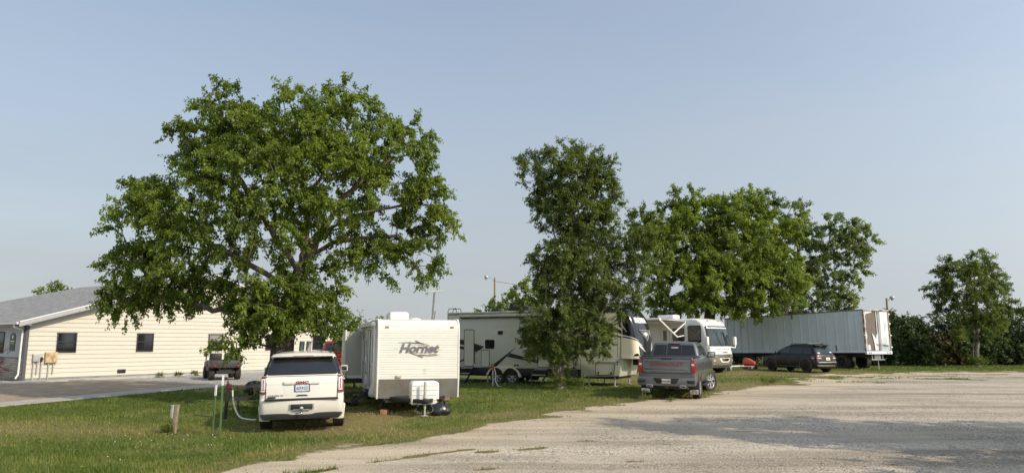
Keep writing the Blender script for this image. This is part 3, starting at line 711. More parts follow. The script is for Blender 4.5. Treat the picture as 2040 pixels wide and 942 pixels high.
# ------------------------------------------------------------------ white SUV
def white_suv():
    az = -14.5; c = (-5.03,17.42)
    t = thing('parked_suv', 'long white SUV backed towards the gravel, parked left of the white travel trailer', 'SUV', (c[0],c[1],H(-5.3,18.4)-.005), az, tilt=(.3,-1.0))
    hood = lambda y: -.22*sstep(4.1,5.6,np.array(y)).item()
    hd2 = lambda y: -.10*sstep(4.1,5.6,np.array(y)).item()
    S = Shell([dict(z=.34,y0=.10,y1=5.52,w=.93,r=.16,bow=.07), dict(z=.44,y0=.03,y1=5.64,w=.985,r=.16,bow=.08), dict(z=.62,y0=.0,y1=5.69,w=1.005,r=.15,bow=.08,t=.04),
        dict(z=.78,y0=.005,y1=5.68,w=1.01,r=.13,bow=.07,t=.04), dict(z=.82,y0=.065,y1=5.67,w=1.01,r=.11,bow=.06,t=.04), dict(z=1.08,y0=.075,y1=5.64,w=1.005,r=.11,bow=.06,t=.04,dz=hd2), dict(z=1.27,y0=.10,y1=5.56,w=.985,r=.12,bow=.06,t=.04,dz=hood), dict(z=1.345,y0=.13,y1=5.45,w=.945,r=.13,bow=.06,t=.04,dz=hood)], cr=.03)
    body = S.mesh().build('body', [WHITE,BLACK], t, ang=30)
    cut_arches(body, [(1.22,.40,.47),(4.52,.40,.47)], 1.005, [WHITE,BLACK])
    G = Shell([dict(z=1.33,y0=.13,y1=4.55,w=.925,r=.10,bow=.06,bowf=.14,t=.03), dict(z=1.60,y0=.30,y1=4.02,w=.86,r=.10,bow=.06,bowf=.14,t=.03), dict(z=1.79,y0=.44,y1=3.55,w=.785,r=.10,bow=.06,bowf=.12,t=.02), dict(z=1.835,y0=.40,y1=3.40,w=.74,r=.10,bow=.06,bowf=.1), dict(z=1.86,y0=.44,y1=3.3,w=.68,r=.1,bow=.06,bowf=.1)], cr=.035)
    cabin = G.mesh().build('cabin', WHITE, t, ang=30)
    rr, fr = G.rear(), G.front()
    panel('rear_window', GLASS, t, rpoly([(-.83,1.365),(.83,1.365),(.72,1.77),(-.72,1.77)], .05), rr, .007, .02, K=16)
    for sg in (-1,1):
        sd_ = G.side(sg)
        panel('rear_pillar', GLASS, t, [(.245,1.36),(.70,1.36),(.70,1.76),(.52,1.76)], sd_, .005, .02)
        panel('rear_pillar', GLASS, t, [(sg*.835,1.36),(sg*.91,1.36),(sg*.775,1.775),(sg*.725,1.775)], lambda x,z,o: (x, rr(x,z,o)[1]+max(0,abs(x)-G.at(z,'w')+.10)**2*6, z), .008, .02)
        panel('side_window', GLASS, t, rpoly([(.70,1.38),(1.72,1.38),(1.66,1.74),(.72,1.74)], .04), sd_, .006, .02)
        panel('side_window', GLASS, t, rpoly([(1.80,1.38),(2.78,1.38),(2.70,1.74),(1.74,1.74)], .04), sd_, .006, .02)
        panel('side_window', GLASS, t, rpoly([(2.88,1.38),(4.0,1.38),(3.45,1.72),(2.80,1.74)], .04), sd_, .006, .02)
        ss = S.side(sg)
        strips('door_seams', BLACK, t, [[(1.76,1.3),(1.72,.45)],[(2.84,1.3),(2.84,.45)],[(4.0,1.3),(4.05,.5)],[(1.72,.45),(4.05,.45)]], ss, .012)
        handle(t, ss, 1.98, 1.15, WHITE); handle(t, ss, 3.05, 1.15, WHITE)
        # wrap-round tail lamp
        lz0, lz1 = .93, 1.335
        lamp = panel('taillight', DREDLENS, t, rpoly([(.05+.10,lz0),(.46,lz0+.01),(.40,lz1),(.16,lz1)], .03), lambda y,z,o,ss=ss,sg=sg: (ss(max(y,.24),z,o)[0] if y > .2 else sg*(S.at(z,'w')-.05+o), y, z), .012, .05)
        b = MB(); xx = sg*.905
        f2 = lambda x,z,o: (x, S.at(z,'y0')+.06*(x/1.0)**2-o, z)
        l2 = panel('taillight', DREDLENS, t, rpoly([(sg*.835,lz0),(sg*.975,lz0),(sg*.945,lz1),(sg*.845,lz1)], .02), lambda x,z,o: (x, f2(x,z,o)[1]+max(0,(abs(x)-.90))**2*6, z), .03, .06)
        fx = lambda x,z,o: (x, f2(x,z,o)[1]+max(0,(abs(x)-.90))**2*6, z)
        panel('lens_bar', CLEARLENS, l2, rect(sg*.868-.018,sg*.868+.018,1.03,1.27), fx, .036, .02, K=3)
        panel('lens_bar', CLEARLENS, l2, rect(sg*.925-.018,sg*.925+.018,1.03,1.27), fx, .036, .02, K=3)
        panel('lens_bar', CLEARLENS, l2, rect(min(sg*.85,sg*.945),max(sg*.85,sg*.945),1.262,1.292), fx, .037, .02, K=3)
        panel('lens_bar', CLEARLENS, l2, rect(min(sg*.85,sg*.95),max(sg*.85,sg*.95),.985,1.02), fx, .037, .02, K=3)
        wheel(t, sg*.885, 1.22, .405, .275, .26, 'spoke', ALLOY, 6); wheel(t, sg*.885, 4.52, .405, .275, .26, 'spoke', ALLOY, 6)
        mf = MB(); mf.prism(rpoly([(sg*.74,.25),(sg*1.0,.25),(sg*1.035,.62),(sg*.93,.66),(sg*.80,.46),(sg*.74,.42)], .04), 'y', .56, .575); mf.build('mud_flap', WHITE, t, bevel=.004)
        mirror(t, sg*.97, 3.85, 1.27, WHITE, GLASS, w=.2, h=.17)
        rk = MB(); rk.tube([(sg*.66,.8,1.865),(sg*.66,.95,1.915),(sg*.665,3.0,1.915),(sg*.66,3.15,1.87)], .018, 8); rk.build('roof_rail', BLACKMET, t)
    # tailgate detail
    sr = S.rear()
    strips('tailgate_seams', BLACKMET, t, [[(-.83,1.34),(-.83,.79)],[(.83,1.34),(.83,.79)],[(-.93,1.335),(.93,1.335)]], sr, .016, .004)
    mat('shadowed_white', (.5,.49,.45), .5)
    for a_ in (-.82,.5): strips('tailgate_crease', MATS['shadowed_white'], t, [[(a_,1.15),(a_+.32,1.15)]], sr, .008, .002)
    strip_ = MB(); strip_.box((0,.025,.795),(1.70,.07,.05)); strip_.build('step_pad', BLACK, t, bevel=.012)
    gh = MB(); gh.prism(rpoly([(-.42,1.145),(.42,1.145),(.44,1.225),(-.44,1.225)], .035), 'y', .045, .12); gh.build('tailgate_handle', WHITE, t, bevel=.014, seg=3)
    pk = panel('plate_recess', mat('recess_white', (.66,.64,.58), .4, var=.04), t, rpoly([(-.37,.885),(.37,.885),(.42,.94),(.42,1.13),(-.42,1.13),(-.42,.94)], .05), sr, .004, .012)
    lip = MB(); lip.prism(rpoly([(-.15,.868),(.15,.868),(.10,.90),(-.10,.90)], .02), 'y', .05, .09); lip.build('pull_cup', BLACK, t, bevel=.006)
    plf = panel('plate_frame', BLACK, t, rpoly(rect(-.18,.18,.965,1.15), .015), sr, .016, .012, K=3)
    plate(t, sr, 0, 1.058, PLATE, '627 PZC', INKB, w=.31, h=.155)
    text('GMC', .085, 'badge', INKR, t, (0,.038,1.185), off=.004, sx=1.55, ext=.006, spacing=1.1)
    text('YUKON XL', .062, 'lettering', INKBK, t, (-.605,.078,.885), shear=.25, sx=1.15)
    b = MB(); b.box((-.70,.082,.845),(.19,.012,.034)); b.build('trim_badge', BLACK, t, bevel=.003)
    lb = MB(); lb.prism(rpoly([(-.87,.33),(.87,.33),(.955,.455),(.78,.47),(-.78,.47),(-.955,.455)], .03), 'y', .035, .2); lb.build('lower_valance', BLACK, t, bevel=.012)
    hb = MB(); hb.box((0,.0,.62),(.50,.05,.125)); hr = hb.build('hitch_opening', BLACK, t, bevel=.012)
    hb = MB(); hb.box((0,-.02,.58),(.075,.16,.075)); hb.tube([(0,-.08,.53),(0,-.08,.63)], .022, 10); hb.lathe([(.52,.001),(.50,.02),(.475,.027),(.45,.02),(.43,.001)], 'z', 14, (0,-.08,-.01), closed=False)
    hb.build('tow_hitch', CHROME, t, bevel=.004)
    hf = MB(); hf.tube([(-.27,-.018,.555),(-.27,-.018,.69)], .008, 6); hf.tube([(.27,-.018,.555),(.27,-.018,.69)], .008, 6); hf.tube([(-.2,-.03,.552),(.2,-.03,.552)], .012, 6); hf.build('hitch_trim', CHROME, t)
    sp = MB(); sp.prism([(.44,1.775),(.30,1.795),(.30,1.815),(.46,1.845),(.8,1.86)], 'x', -.72, .72); sp.build('roof_spoiler', WHITE, t, bevel=.012)
    bl = MB(); bl.box((0,.292,1.806),(.48,.02,.026)); bl.build('brake_light', mat('brake_lens', (.35,.22,.2), .3), t, bevel=.005)
    wp = MB(); wp.tube([(0,.30,1.775),(.02,.21,1.70),(.05,.16,1.55)], .012, 6); 
    panel('windscreen', GLASS, t, rpoly([(-.82,1.38),(.82,1.38),(.70,1.77),(-.70,1.77)], .05), fr, .006, .02)
    sf = S.front(); panel('grille', BLACK, t, rpoly([(-.5,.68),(.5,.68),(.55,1.05),(-.55,1.05)], .04), sf, .01, .03); 
    for sg in (-1,1): panel('headlight', CLEARLENS, t, rpoly([(sg*.62,.80),(sg*.88,.80),(sg*.88,1.05),(sg*.62,1.05)], .03), lambda x,z,o: (x, sf(x,z,o)[1], z), .01, .03)
    under(t, .5, 5.2, .68, .24, .6)
    ex = MB(); ex.tube([(.55,.25,.33),(.55,.9,.33)], .035, 10); ex.build('tailpipe', GREYMET, t)
white_suv()

# ------------------------------------------------------------------ pickups
def pickup(name, label, cat, loc, az, P, tilt=(0,0), lettered=False, steer=0, group=None):
    t = thing(name, label, cat, loc, az, tilt=tilt, group=group)
    k = 1.0
    hood = lambda y: (-.02-.12*sstep(4.7,5.85,np.array(y)).item()) if y > 4.3 else 0
    S = Shell([dict(z=.52,y0=.10,y1=5.74,w=.93,r=.12,bow=.05), dict(z=.62,y0=.075,y1=5.80,w=.99,r=.11,bow=.04), dict(z=.90,y0=.07,y1=5.86,w=1.02,r=.09,bow=.03,t=.03), dict(z=1.22,y0=.07,y1=5.84,w=1.02,r=.08,bow=.03,t=.03,dz=lambda y: hood(y)*.6), dict(z=1.40,y0=.085,y1=5.78,w=.985,r=.08,bow=.03,t=.03,dz=hood), dict(z=1.485,y0=.10,y1=5.66,w=.94,r=.08,bow=.03,t=.03,dz=lambda y: hood(y)*1.5-(.04 if y>4.3 else 0))], cr=.02)
    body = S.mesh(ns=40).build('body', [P,BLACK], t, ang=30)
    cut_arches(body, [(1.22,.43,.53),(4.97,.43,.53)], 1.02, [P,BLACK])
    G = Shell([dict(z=1.46,y0=1.80,y1=4.78,w=.93,r=.10,bow=.03,bowf=.16,t=.02), dict(z=1.75,y0=1.94,y1=4.20,w=.86,r=.10,bow=.03,bowf=.16,t=.02), dict(z=1.92,y0=2.03,y1=3.82,w=.79,r=.10,bow=.03,bowf=.12), dict(z=1.975,y0=2.05,y1=3.68,w=.74,r=.1,bow=.03,bowf=.1), dict(z=2.005,y0=2.12,y1=3.55,w=.66,r=.1,bow=.03,bowf=.1)], cr=.03)
    G.mesh().build('cab', P, t, ang=30)
    rr, sr = G.rear(), S.rear()
    rw = panel('rear_window', GLASS, t, rpoly([(-.80,1.515),(.80,1.515),(.70,1.905),(-.70,1.905)], .05), rr, .007, .02)
    for a_ in (-1,1): strips('window_seam', BLACK, rw, [[(a_*.28,1.52),(a_*.26,1.90)]], rr, .016, .009)
    if lettered: text('TALLSMEN', .055, 'window_decal', INKW, rw, (.02, 1.98-.03, 1.80), rot=(R(68),0,0), sx=1.0, off=.002)
    bl = MB(); bl.box((0,2.02,1.95),(.42,.04,.028)); bl.build('brake_light', DREDLENS, t, bevel=.005)
    tn = MB(); tn.box((0,.99,1.505),(1.80,1.66,.045)); tn.build('bed_cover', BLACK, t, bevel=.015)
    for sg in (-1,1):
        sd_, ss = G.side(sg), S.side(sg)
        panel('side_window', GLASS, t, rpoly([(2.12,1.50),(3.10,1.50),(3.06,1.87),(2.24,1.87)], .05), sd_, .006, .02)
        panel('side_window', GLASS, t, rpoly([(3.20,1.50),(4.36,1.50),(3.84,1.85),(3.14,1.87)], .05), sd_, .006, .02)
        strips('door_seams', BLACK, t, [[(1.76,1.48),(1.76,.62)],[(3.14,1.46),(3.14,.60)],[(4.36,1.46),(4.40,.60)],[(2.0,.60),(4.40,.60)],[(2.0,1.46),(2.05,.9),(1.9,.75)]], ss, .014)
        handle(t, ss, 2.28, 1.25, P, .24); handle(t, ss, 3.36, 1.25, P, .24)
        fx = lambda x,z,o: (x, sr(x,z,o)[1]+max(0,(abs(x)-.95))**2*5, z)
        l = panel('taillight', REDLENS, t, rpoly([(sg*.86,.96),(sg*1.0,.96),(sg*.985,1.42),(sg*.86,1.42)], .02), fx, .02, .06)
        panel('lens_bar', CLEARLENS, l, rect(min(sg*.87,sg*.96),max(sg*.87,sg*.96),1.215,1.275), fx, .026, .02, K=3)
        panel('taillight', REDLENS, t, rpoly([(.11,.97),(.22,.97),(.25,1.08),(.18,1.19),(.25,1.30),(.23,1.41),(.11,1.41)][:4] if False else [(.10,.97),(.235,.98),(.25,1.10),(.25,1.30),(.235,1.41),(.10,1.41)], .03), lambda y,z,o,ss=ss: ss(max(y,.14),z,o)[:1]+(y,z), .012, .05)
        wheel(t, sg*.895, 1.22, .425, .28, .285, 'split', ALLOY, 6); wheel(t, sg*.895, 4.97, .425, .28, .285, 'split', ALLOY, 6, steer=steer)
        if lettered:
            mf = MB(); mf.box((sg*.86,.70,.40),(.34,.014,.42)); fl_ = mf.build('mud_flap', BLACK, t, bevel=.005)
            mf = MB(); mf.box((sg*.86,.69,.275),(.30,.012,.16)); pl_ = mf.build('flap_plate', CHROME, fl_, bevel=.003)
            text('Z71', .11, 'flap_lettering', INKR, pl_, (sg*.86+.0,.680,.275), shear=.3, sx=1.25, off=.004)
        mirror(t, sg*.98, 4.12, 1.42, BLACK, w=.30, h=.22)
        sb = MB(); sb.box((sg*1.0,3.1,.45),(.16,2.3,.06)); sb.build('running_board', BLACK, t, bevel=.02)
        ru = MB(); ru.tube([(sg*.95,.12,1.475),(sg*.95,1.7,1.475)], .022, 8); ru.build('bed_rail', BLACK, t)
    # tailgate
    strips('tailgate_seams', BLACK, t, [[(-.85,1.49),(-.85,.93)],[(.85,1.49),(.85,.93)],[(-.85,.935),(.85,.935)]], sr, .018, .004)
    b = MB(); b.prism(rpoly([(-.80,1.05),(.80,1.05),(.74,1.13),(.74,1.33),(.80,1.41),(-.80,1.41),(-.74,1.33),(-.74,1.13)], .01, 1), 'y', .058, .10); b.prism(rpoly([(-.83,.96),(.83,.96),(.83,1.04),(-.83,1.04)], .02), 'y', .06, .1)
    tg = b.build('tailgate_panel', P, t, bevel=.012)
    b = MB(); b.prism(rpoly([(-.16,1.415),(.16,1.415),(.20,1.455),(-.20,1.455)], .01), 'y', .055, .1); b.build('tailgate_handle', BLACK, t, bevel=.006)
    b = MB(); b.prism([(-.90,1.46),(.90,1.46),(.90,1.50),(-.90,1.50)], 'y', .045, .14); b.build('tailgate_cap', P, t, bevel=.015)
    # bumper with dark inserts, exhaust tips
    b = MB(); b.prism(rpoly([(-.99,.52),(-.70,.50),(.70,.50),(.99,.52),(1.02,.60),(1.01,.80),(-1.01,.80),(-1.02,.60)], .03), 'y', -.02, .22); bp = b.build('rear_bumper', P if lettered else CHROME, t, bevel=.03, seg=3)
    b = MB(); b.prism(rpoly([(-.34,.585),(.34,.585),(.46,.775),(-.46,.775)], .02), 'y', -.028, .05); b.build('plate_recess', BLACK, t, bevel=.006)
    for sg in (-1,1):
        b = MB(); b.prism(rpoly([(sg*.74,.60),(sg*.96,.60),(sg*.985,.71),(sg*.70,.71)], .015), 'y', -.027, .05); b.build('corner_step', BLACK, t, bevel=.005)
        b = MB(); b.prism(rpoly([(sg*.46,.45),(sg*.70,.45),(sg*.67,.545),(sg*.48,.545)], .02), 'y', -.05, .4); tp = b.build('exhaust_tip', CHROME, t, bevel=.012)
        b = MB(); b.prism(rpoly([(sg*.49,.47),(sg*.675,.47),(sg*.655,.525),(sg*.50,.525)], .01), 'y', -.053, -.045); b.build('exhaust_opening', BLACK, tp)
    b = MB(); b.box((0,.05,.47),(.12,.2,.1)); b.build('tow_receiver', BLACKMET, t, bevel=.01)
    pf = lambda x,z,o: (x,-.025-o,z)
    if lettered:
        plate(t, pf, 0, .675, PLATEO, 'MGG 0G2', INKB, w=.31, h=.155)
        text('CHEVROLET', .175, 'lettering', INKR, tg, (0,.055,1.245), sx=1.12, spacing=1.12, ext=.005, off=.001)
        text('SILVERADO', .04, 'badge', CHROME, tg, (-.62,.056,.985), sx=1.1); text('RST', .045, 'badge', INKR, tg, (.70,.056,.985), shear=.2, sx=1.1)
    else:
        plate(t, pf, 0, .675, PLATE, '48 712', INKB, w=.31, h=.155) if False else None
        bb = MB(); bb.lathe([(.052,.001),(.052,.5),(.06,.5),(.06,.001)], 'y', 28, (0,0,0), M=Matrix.Translation((0,0,1.23)) @ Matrix.Diagonal((.26,1,.1,1))); bb.build('oval_badge', CHROME, tg)
    panel('windscreen', GLASS, t, rpoly([(-.80,1.50),(.80,1.50),(.68,1.89),(-.68,1.89)], .05), G.front(), .006, .02)
    sf = S.front(); panel('grille', BLACK, t, rpoly([(-.6,.75),(.6,.75),(.66,1.12),(-.66,1.12)], .04), sf, .01, .03)
    for sg in (-1,1): panel('headlight', CLEARLENS, t, rpoly([(sg*.70,.92),(sg*.93,.92),(sg*.93,1.14),(sg*.70,1.14)], .03), sf, .012, .03)
    under(t, .3, 5.3, .62, .38, .7)
    ax = MB(); ax.tube([(-.8,1.22,.43),(.8,1.22,.43)], .06, 10); ax.lathe([(-.15,.03),(-.1,.15),(.1,.15),(.15,.03)], 'x', 14, (0,1.22,.42), closed=False); ax.build('rear_axle', BLACKMET, t)
    return t
pickup('pickup_truck', 'grey pickup truck with red tailgate letters parked on the grass edge', 'pickup truck', (5.40,25.35,H(6,26)-.02), 21.5, GREYP, (.3,.6), True, -28)
t = pickup('pickup_truck', 'red pickup truck half hidden between the white SUV and the trailer slide-out', 'pickup truck', (-8.05,33.6,H(-8,34)), -12, REDP)
t = pickup('pickup_truck', 'dark pickup truck standing behind the overhanging black nose of the fifth-wheel trailer', 'pickup truck', (6.55,40.4,H(7,41)), -24, DARKP)

# ------------------------------------------------------------------ black crossover
def black_suv():
    az = -24; t = thing('parked_suv', 'black SUV with dark wheels parked in front of the long grey semi trailer', 'SUV', (19.42,44.2,H(19,46)-.01), az); t.scale = (1,1,1.045)
    hood = lambda y: -.16*sstep(3.55,4.8,np.array(y)).item()-.02*(y>3.4)
    S = Shell([dict(z=.28,y0=.10,y1=4.76,w=.83,r=.2,bow=.10,bowf=.22), dict(z=.40,y0=.02,y1=4.85,w=.89,r=.2,bow=.10,bowf=.22), dict(z=.62,y0=.0,y1=4.88,w=.915,r=.2,bow=.10,bowf=.22,t=.06), dict(z=.70,y0=.08,y1=4.87,w=.915,r=.18,bow=.08,bowf=.22,t=.06), dict(z=.92,y0=.10,y1=4.83,w=.905,r=.18,bow=.08,bowf=.22,t=.07,dz=lambda y:hood(y)*.5), dict(z=1.06,y0=.14,y1=4.7,w=.865,r=.18,bow=.08,bowf=.22,t=.07,dz=hood), dict(z=1.11,y0=.18,y1=4.55,w=.82,r=.18,bow=.08,bowf=.22,t=.07,dz=hood)], cr=.03)
    body = S.mesh(ns=40).build('body', [BLACKP,BLACK], t, ang=30)
    cut_arches(body, [(.98,.37,.44),(3.87,.37,.44)], .915, [BLACKP,BLACK])
    G = Shell([dict(z=1.08,y0=.17,y1=3.98,w=.83,r=.14,bow=.08,bowf=.22,t=.05), dict(z=1.35,y0=.36,y1=3.30,w=.77,r=.14,bow=.08,bowf=.2,t=.05), dict(z=1.56,y0=.55,y1=2.75,w=.69,r=.14,bow=.08,bowf=.18,t=.03), dict(z=1.635,y0=.56,y1=2.45,w=.63,r=.14,bow=.08,bowf=.15,t=.02), dict(z=1.665,y0=.66,y1=2.3,w=.55,r=.14,bow=.08,bowf=.15)], cr=.03)
    G.mesh().build('cabin', BLACKP, t, ang=30)
    rr, sr = G.rear(), S.rear()
    w_ = panel('rear_window', GLASSL, t, rpoly([(-.68,1.13),(.68,1.13),(.56,1.52),(-.56,1.52)], .06), rr, .008, .02)
    st = MB()
    for x,z in ((-.50,1.14),(.50,1.17),(.0,1.555)): panel('window_sticker', INKW, w_, rect(x-.09,x+.09,z,z+.05), rr, .014, .008, K=3, Rw=1)
    wp = MB(); wp.tube([(0,.17,1.12),(.3,.20,1.17),(.5,.21,1.15)], .012, 6); wp.build('wiper', BLACK, w_)
    sp = MB(); sp.prism([(.60,1.575),(.34,1.60),(.34,1.62),(.62,1.66),(.9,1.665)], 'x', -.60, .60); sp.build('roof_spoiler', BLACKP, t, bevel=.014)
    for sg in (-1,1):
        sd_, ss = G.side(sg), S.side(sg)
        panel('quarter_window', GLASS, t, rpoly([(.48,1.13),(1.22,1.13),(1.18,1.48),(.68,1.48)], .05), sd_, .006, .02)
        panel('side_window', GLASS, t, rpoly([(1.30,1.13),(2.26,1.13),(2.16,1.50),(1.26,1.49)], .05), sd_, .006, .02)
        panel('side_window', GLASSL, t, rpoly([(2.36,1.13),(3.52,1.12),(2.76,1.47),(2.26,1.50)], .04), sd_, .006, .02)
        strips('door_seams', GREYMET, t, [[(1.26,1.08),(1.22,.75)],[(2.30,1.08),(2.30,.40)],[(3.45,1.08),(3.40,.42)]], ss, .010)
        strips('sill_trim', GREYMET, t, [[(1.45,.36),(3.40,.36)]], ss, .05, .015)
        handle(t, ss, 1.45, .98, BLACKP); handle(t, ss, 2.46, .98, BLACKP)
        fx = lambda x,z,o: (x, sr(x,z,o)[1]+max(0,(abs(x)-.70))**2*4, z)
        l = panel('taillight', DREDLENS, t, rpoly([(sg*.46,.80),(sg*.80,.80),(sg*.80,1.0),(sg*.50,1.0)], .04), fx, .02, .05)
        panel('lens_bar', CLEARLENS, l, rect(min(sg*.48,sg*.78),max(sg*.48,sg*.78),.845,.885), fx, .027, .02)
        l = panel('taillight', DREDLENS, t, rpoly([(.26,.80),(.52,.81),(.50,.99),(.28,1.0)], .05), lambda y,z,o,ss=ss: ss(max(y,.30),z,o)[:1]+(y,z), .012, .05)
        panel('lens_bar', CLEARLENS, l, rect(.29,.46,.85,.885), lambda y,z,o,ss=ss: ss(max(y,.30),z,o)[:1]+(y,z), .018, .02, K=4)
        for yy in (.98,3.87):
            fl_ = MB()
            pts = [(sg*.90, yy+math.cos(a)*.47, .37+math.sin(a)*.47) for a in np.linspace(-.25, math.pi+.25, 22)]
            fl_.tube(pts, .045, 8); fl_.build('arch_flare', UTVG, t)
        wheel(t, sg*.80, .98, .365, .235, .245, 'spoke', BLACKP, 5); wheel(t, sg*.80, 3.87, .365, .235, .245, 'spoke', BLACKP, 5)
        mirror(t, sg*.86, 3.25, 1.10, BLACKP, w=.2, h=.16)
        rk = MB(); rk.tube([(sg*.60,.85,1.64),(sg*.60,.95,1.70),(sg*.60,2.25,1.70),(sg*.60,2.4,1.64)], .02, 8); rk.build('roof_rail', BLACKMET, t)
    cb = MB()
    for y in (1.1,2.0): cb.box((0,y,1.71),(1.2,.05,.025))
    cb.build('roof_crossbars', GREYMET, t, bevel=.008)
    panel('bumper_guard', CHROME, t, rpoly([(-.50,.36),(.50,.36),(.62,.46),(-.62,.46)], .04), lambda x,z,o: (x,sr(x,z,o)[1]-.0,z), .03, .04)
    panel('bumper_guard', CHROME, t, rpoly([(-.80,.40),(-.62,.36),(-.5,.41),(-.80,.50)], .02), lambda x,z,o: (x,sr(x,z,o)[1],z), .02, .03)
    panel('bumper_top', GREYMET, t, rpoly([(-.74,.60),(.74,.60),(.74,.66),(-.74,.66)], .02), sr, .01, .02)
    plate(t, sr, .06, .82, PLATEY, '7 LB', INKB, w=.32, h=.17)
    text('DODGE', .065, 'lettering', GREYMET, t, (.08,.10,1.0), sx=1.5, spacing=1.25)
    panel('windscreen', GLASS, t, rpoly([(-.70,1.13),(.70,1.13),(.58,1.52),(-.58,1.52)], .06), G.front(), .006, .02)
    for sg in (-1,1): panel('headlight', CLEARLENS, t, rpoly([(sg*.5,.72),(sg*.74,.72),(sg*.74,.86),(sg*.5,.86)], .03), S.front(), .012, .03)
    under(t, .4, 4.4, .6, .24, .5)
black_suv()
# ------------------------------------------------------------------ white travel trailer
def sawtooth(z0, z1, n, d):
    """clapboard profile: list of (offset, z)"""
    P = []; h = (z1-z0)/n
    for k in range(n): z = z0+k*h; P += [(d, z), (d, z+h*.62), (0, z+h*.8), (0, z+h*.999)]
    return P
def travel_trailer():
    t = thing('travel_trailer', 'white ribbed travel trailer facing the camera with grey insect lettering on its nose', 'travel trailer', (-2.78,21.5,H(-2.8,22)-.0), -16)
    W = 1.2; L = 8.6; off = lambda z: .10*max(0,(.98-z)/.56)+.10*max(0,(z-2.3)/.4)**2
    prof = sawtooth(.98, 2.60, 23, -.012)
    fp = [(off(.42),.42),(off(.7),.70),(off(.98),.98)]+[(off(z)+o,z) for o,z in prof]+[(off(2.62)+.0,2.62),(.17,2.70),(.35,2.735)]
    b = MB(); b.prism(fp+[(L,2.72),(L,.42)], 'x', -W, W); body = b.build('body', ALUW, t, ang=20)
    for sg in (-1,1):
        sp = sawtooth(.62, 2.60, 24, .012); b = MB()
        b.prism([(sg*(W-.01),.60)]+[(sg*(W+.002+o),z) for o,z in sp]+[(sg*(W+.002),2.62),(sg*(W-.01),2.62)], 'y', .06, L-.02); b.build('side_siding', ALUW, t, ang=20)
        b = MB(); pts = [(sg*(W+.006), off(z)-.004, z) for z in np.linspace(.42,2.62,14)]+[(sg*(W+.006),.16,2.70),(sg*(W+.006),.4,2.74)]
        b.tube(pts, .028, 8); b.build('corner_trim', PLASTW, t)
        b = MB(); b.tube([(sg*(W+.004),.15,2.725),(sg*(W+.004),L,2.715)], .025, 8); b.build('roof_trim', PLASTW, t)
    b = MB(); b.prism([(off(.42)-.008,.425),(off(.975)-.008,.975),(off(.975)+.02,.975),(off(.42)+.02,.425)], 'x', -W+.01, W-.01); b.build('stone_guard', DIAMOND, t)
    fm = lambda x,z,o: (x, off(z)-o-.012, z)
    for sg in (-1,1):
        b = MB(); b.box((sg*.98+.02, off(2.5)-.025, 2.50), (.115,.035,.05)); b.build('marker_light', AMBER, t, bevel=.012)
    b = MB(); b.box((-.60,-.03,1.055),(.16,.05,.075)); b.box((-.63,-.06,1.055),(.07,.04,.06)); b.build('outlet_box', mat('beige_fitting',(.42,.39,.33),.5), t, bevel=.008)
    for z in (1.12,1.20): panel('warning_sticker', mat('pale_grey_sticker',(.55,.54,.50),.5) if z<1.15 else MATS['pale_grey_sticker'], t, rect(.13,.21,z,z+.05), fm, .005, .006, K=3, Rw=1)
    # the name with its dart swooshes
    tx = text('Hornet', .355, 'name_lettering', INKG, t, (.055,-.028,1.775), shear=.32, off=.014, sx=1.08, ext=.004)
    def sw(P, m=INKBK, nm='swoosh'):
        b = MB(); b.prism(P, 'y', -.026, -.018); return b.build(nm, m, tx, recalc=True)
    X_ = lambda u: .055+(u-980)*.00088; Z_ = lambda v: 1.775-(v-415)*.00088
    sw([(X_(270),Z_(210)),(X_(700),Z_(198)),(X_(1000),Z_(222)),(X_(1200),Z_(262)),(X_(1150),Z_(262)),(X_(980),Z_(240)),(X_(700),Z_(222))])
    sw([(X_(870),Z_(150)),(X_(915),Z_(150)),(X_(1120),Z_(235)),(X_(1380),Z_(300)),(X_(1050),Z_(250)),(X_(865),Z_(170))], INKG)
    sw([(X_(640),Z_(545)),(X_(860),Z_(590)),(X_(1150),Z_(690)),(X_(1140),Z_(715)),(X_(1100),Z_(715)),(X_(840),Z_(612))], INKG)
    sw([(X_(840),Z_(612)),(X_(1120),Z_(628)),(X_(1450),Z_(648)),(X_(1740),Z_(632)),(X_(1450),Z_(662)),(X_(1120),Z_(652))])
    for P in ([(690,278),(880,262),(1150,285),(1430,350),(1150,300),(880,276)],[(560,500),(800,548),(1100,570),(1380,560),(1100,585),(800,562)],[(180,395),(290,435),(180,402)],[(1590,395),(1800,465),(1590,403)]):
        sw([(X_(u),Z_(v)) for u,v in P], INKY)
    text('by Keystone', .05, 'maker_lettering', INKG, tx, (.50,-.024,1.61), shear=.2)
    tx.location = (-.08,0,.09)
    # tongue, propane cover, jack, chains
    b = MB()
    for sg in (-1,1): b.prism([(-.05,.36),(.05,.36),(.05,.47),(-.05,.47)], 'y', 0, 1.75, 0, Matrix.Translation((sg*.02,-1.32,0)) @ Matrix.Rotation(R(-sg*28),4,'Z'))
    b.box((0,-1.38,.46),(.12,.28,.09)); b.build('tongue', BLACKMET, t, bevel=.006)
    b = MB(); b.tube([(.02,-1.12,.02),(.02,-1.12,.30)], .026, 10); b.tube([(.02,-1.12,.22),(.02,-1.12,.95)], .036, 10); b.box((.02,-1.12,.02),(.17,.17,.015)); b.build('tongue_jack', GALV, t)
    for sg in (-1,1):
        b = MB()
        for k in range(9):
            a = k/8; p = (.02+sg*(.08+.16*math.sin(a*math.pi)), -1.15+.1*a, .42-.34*math.sin(a*math.pi*.5)); b.lathe([(-.006,.022),(.006,.022),(.006,.012),(-.006,.012)], 'x' if k%2 else 'y', 8, p)
        b.build('safety_chain', GREYMET, t)
    cz = [( -.40,.30),(.40,.30),(.40,.88),(.34,.95),(-.34,.95),(-.40,.88)]
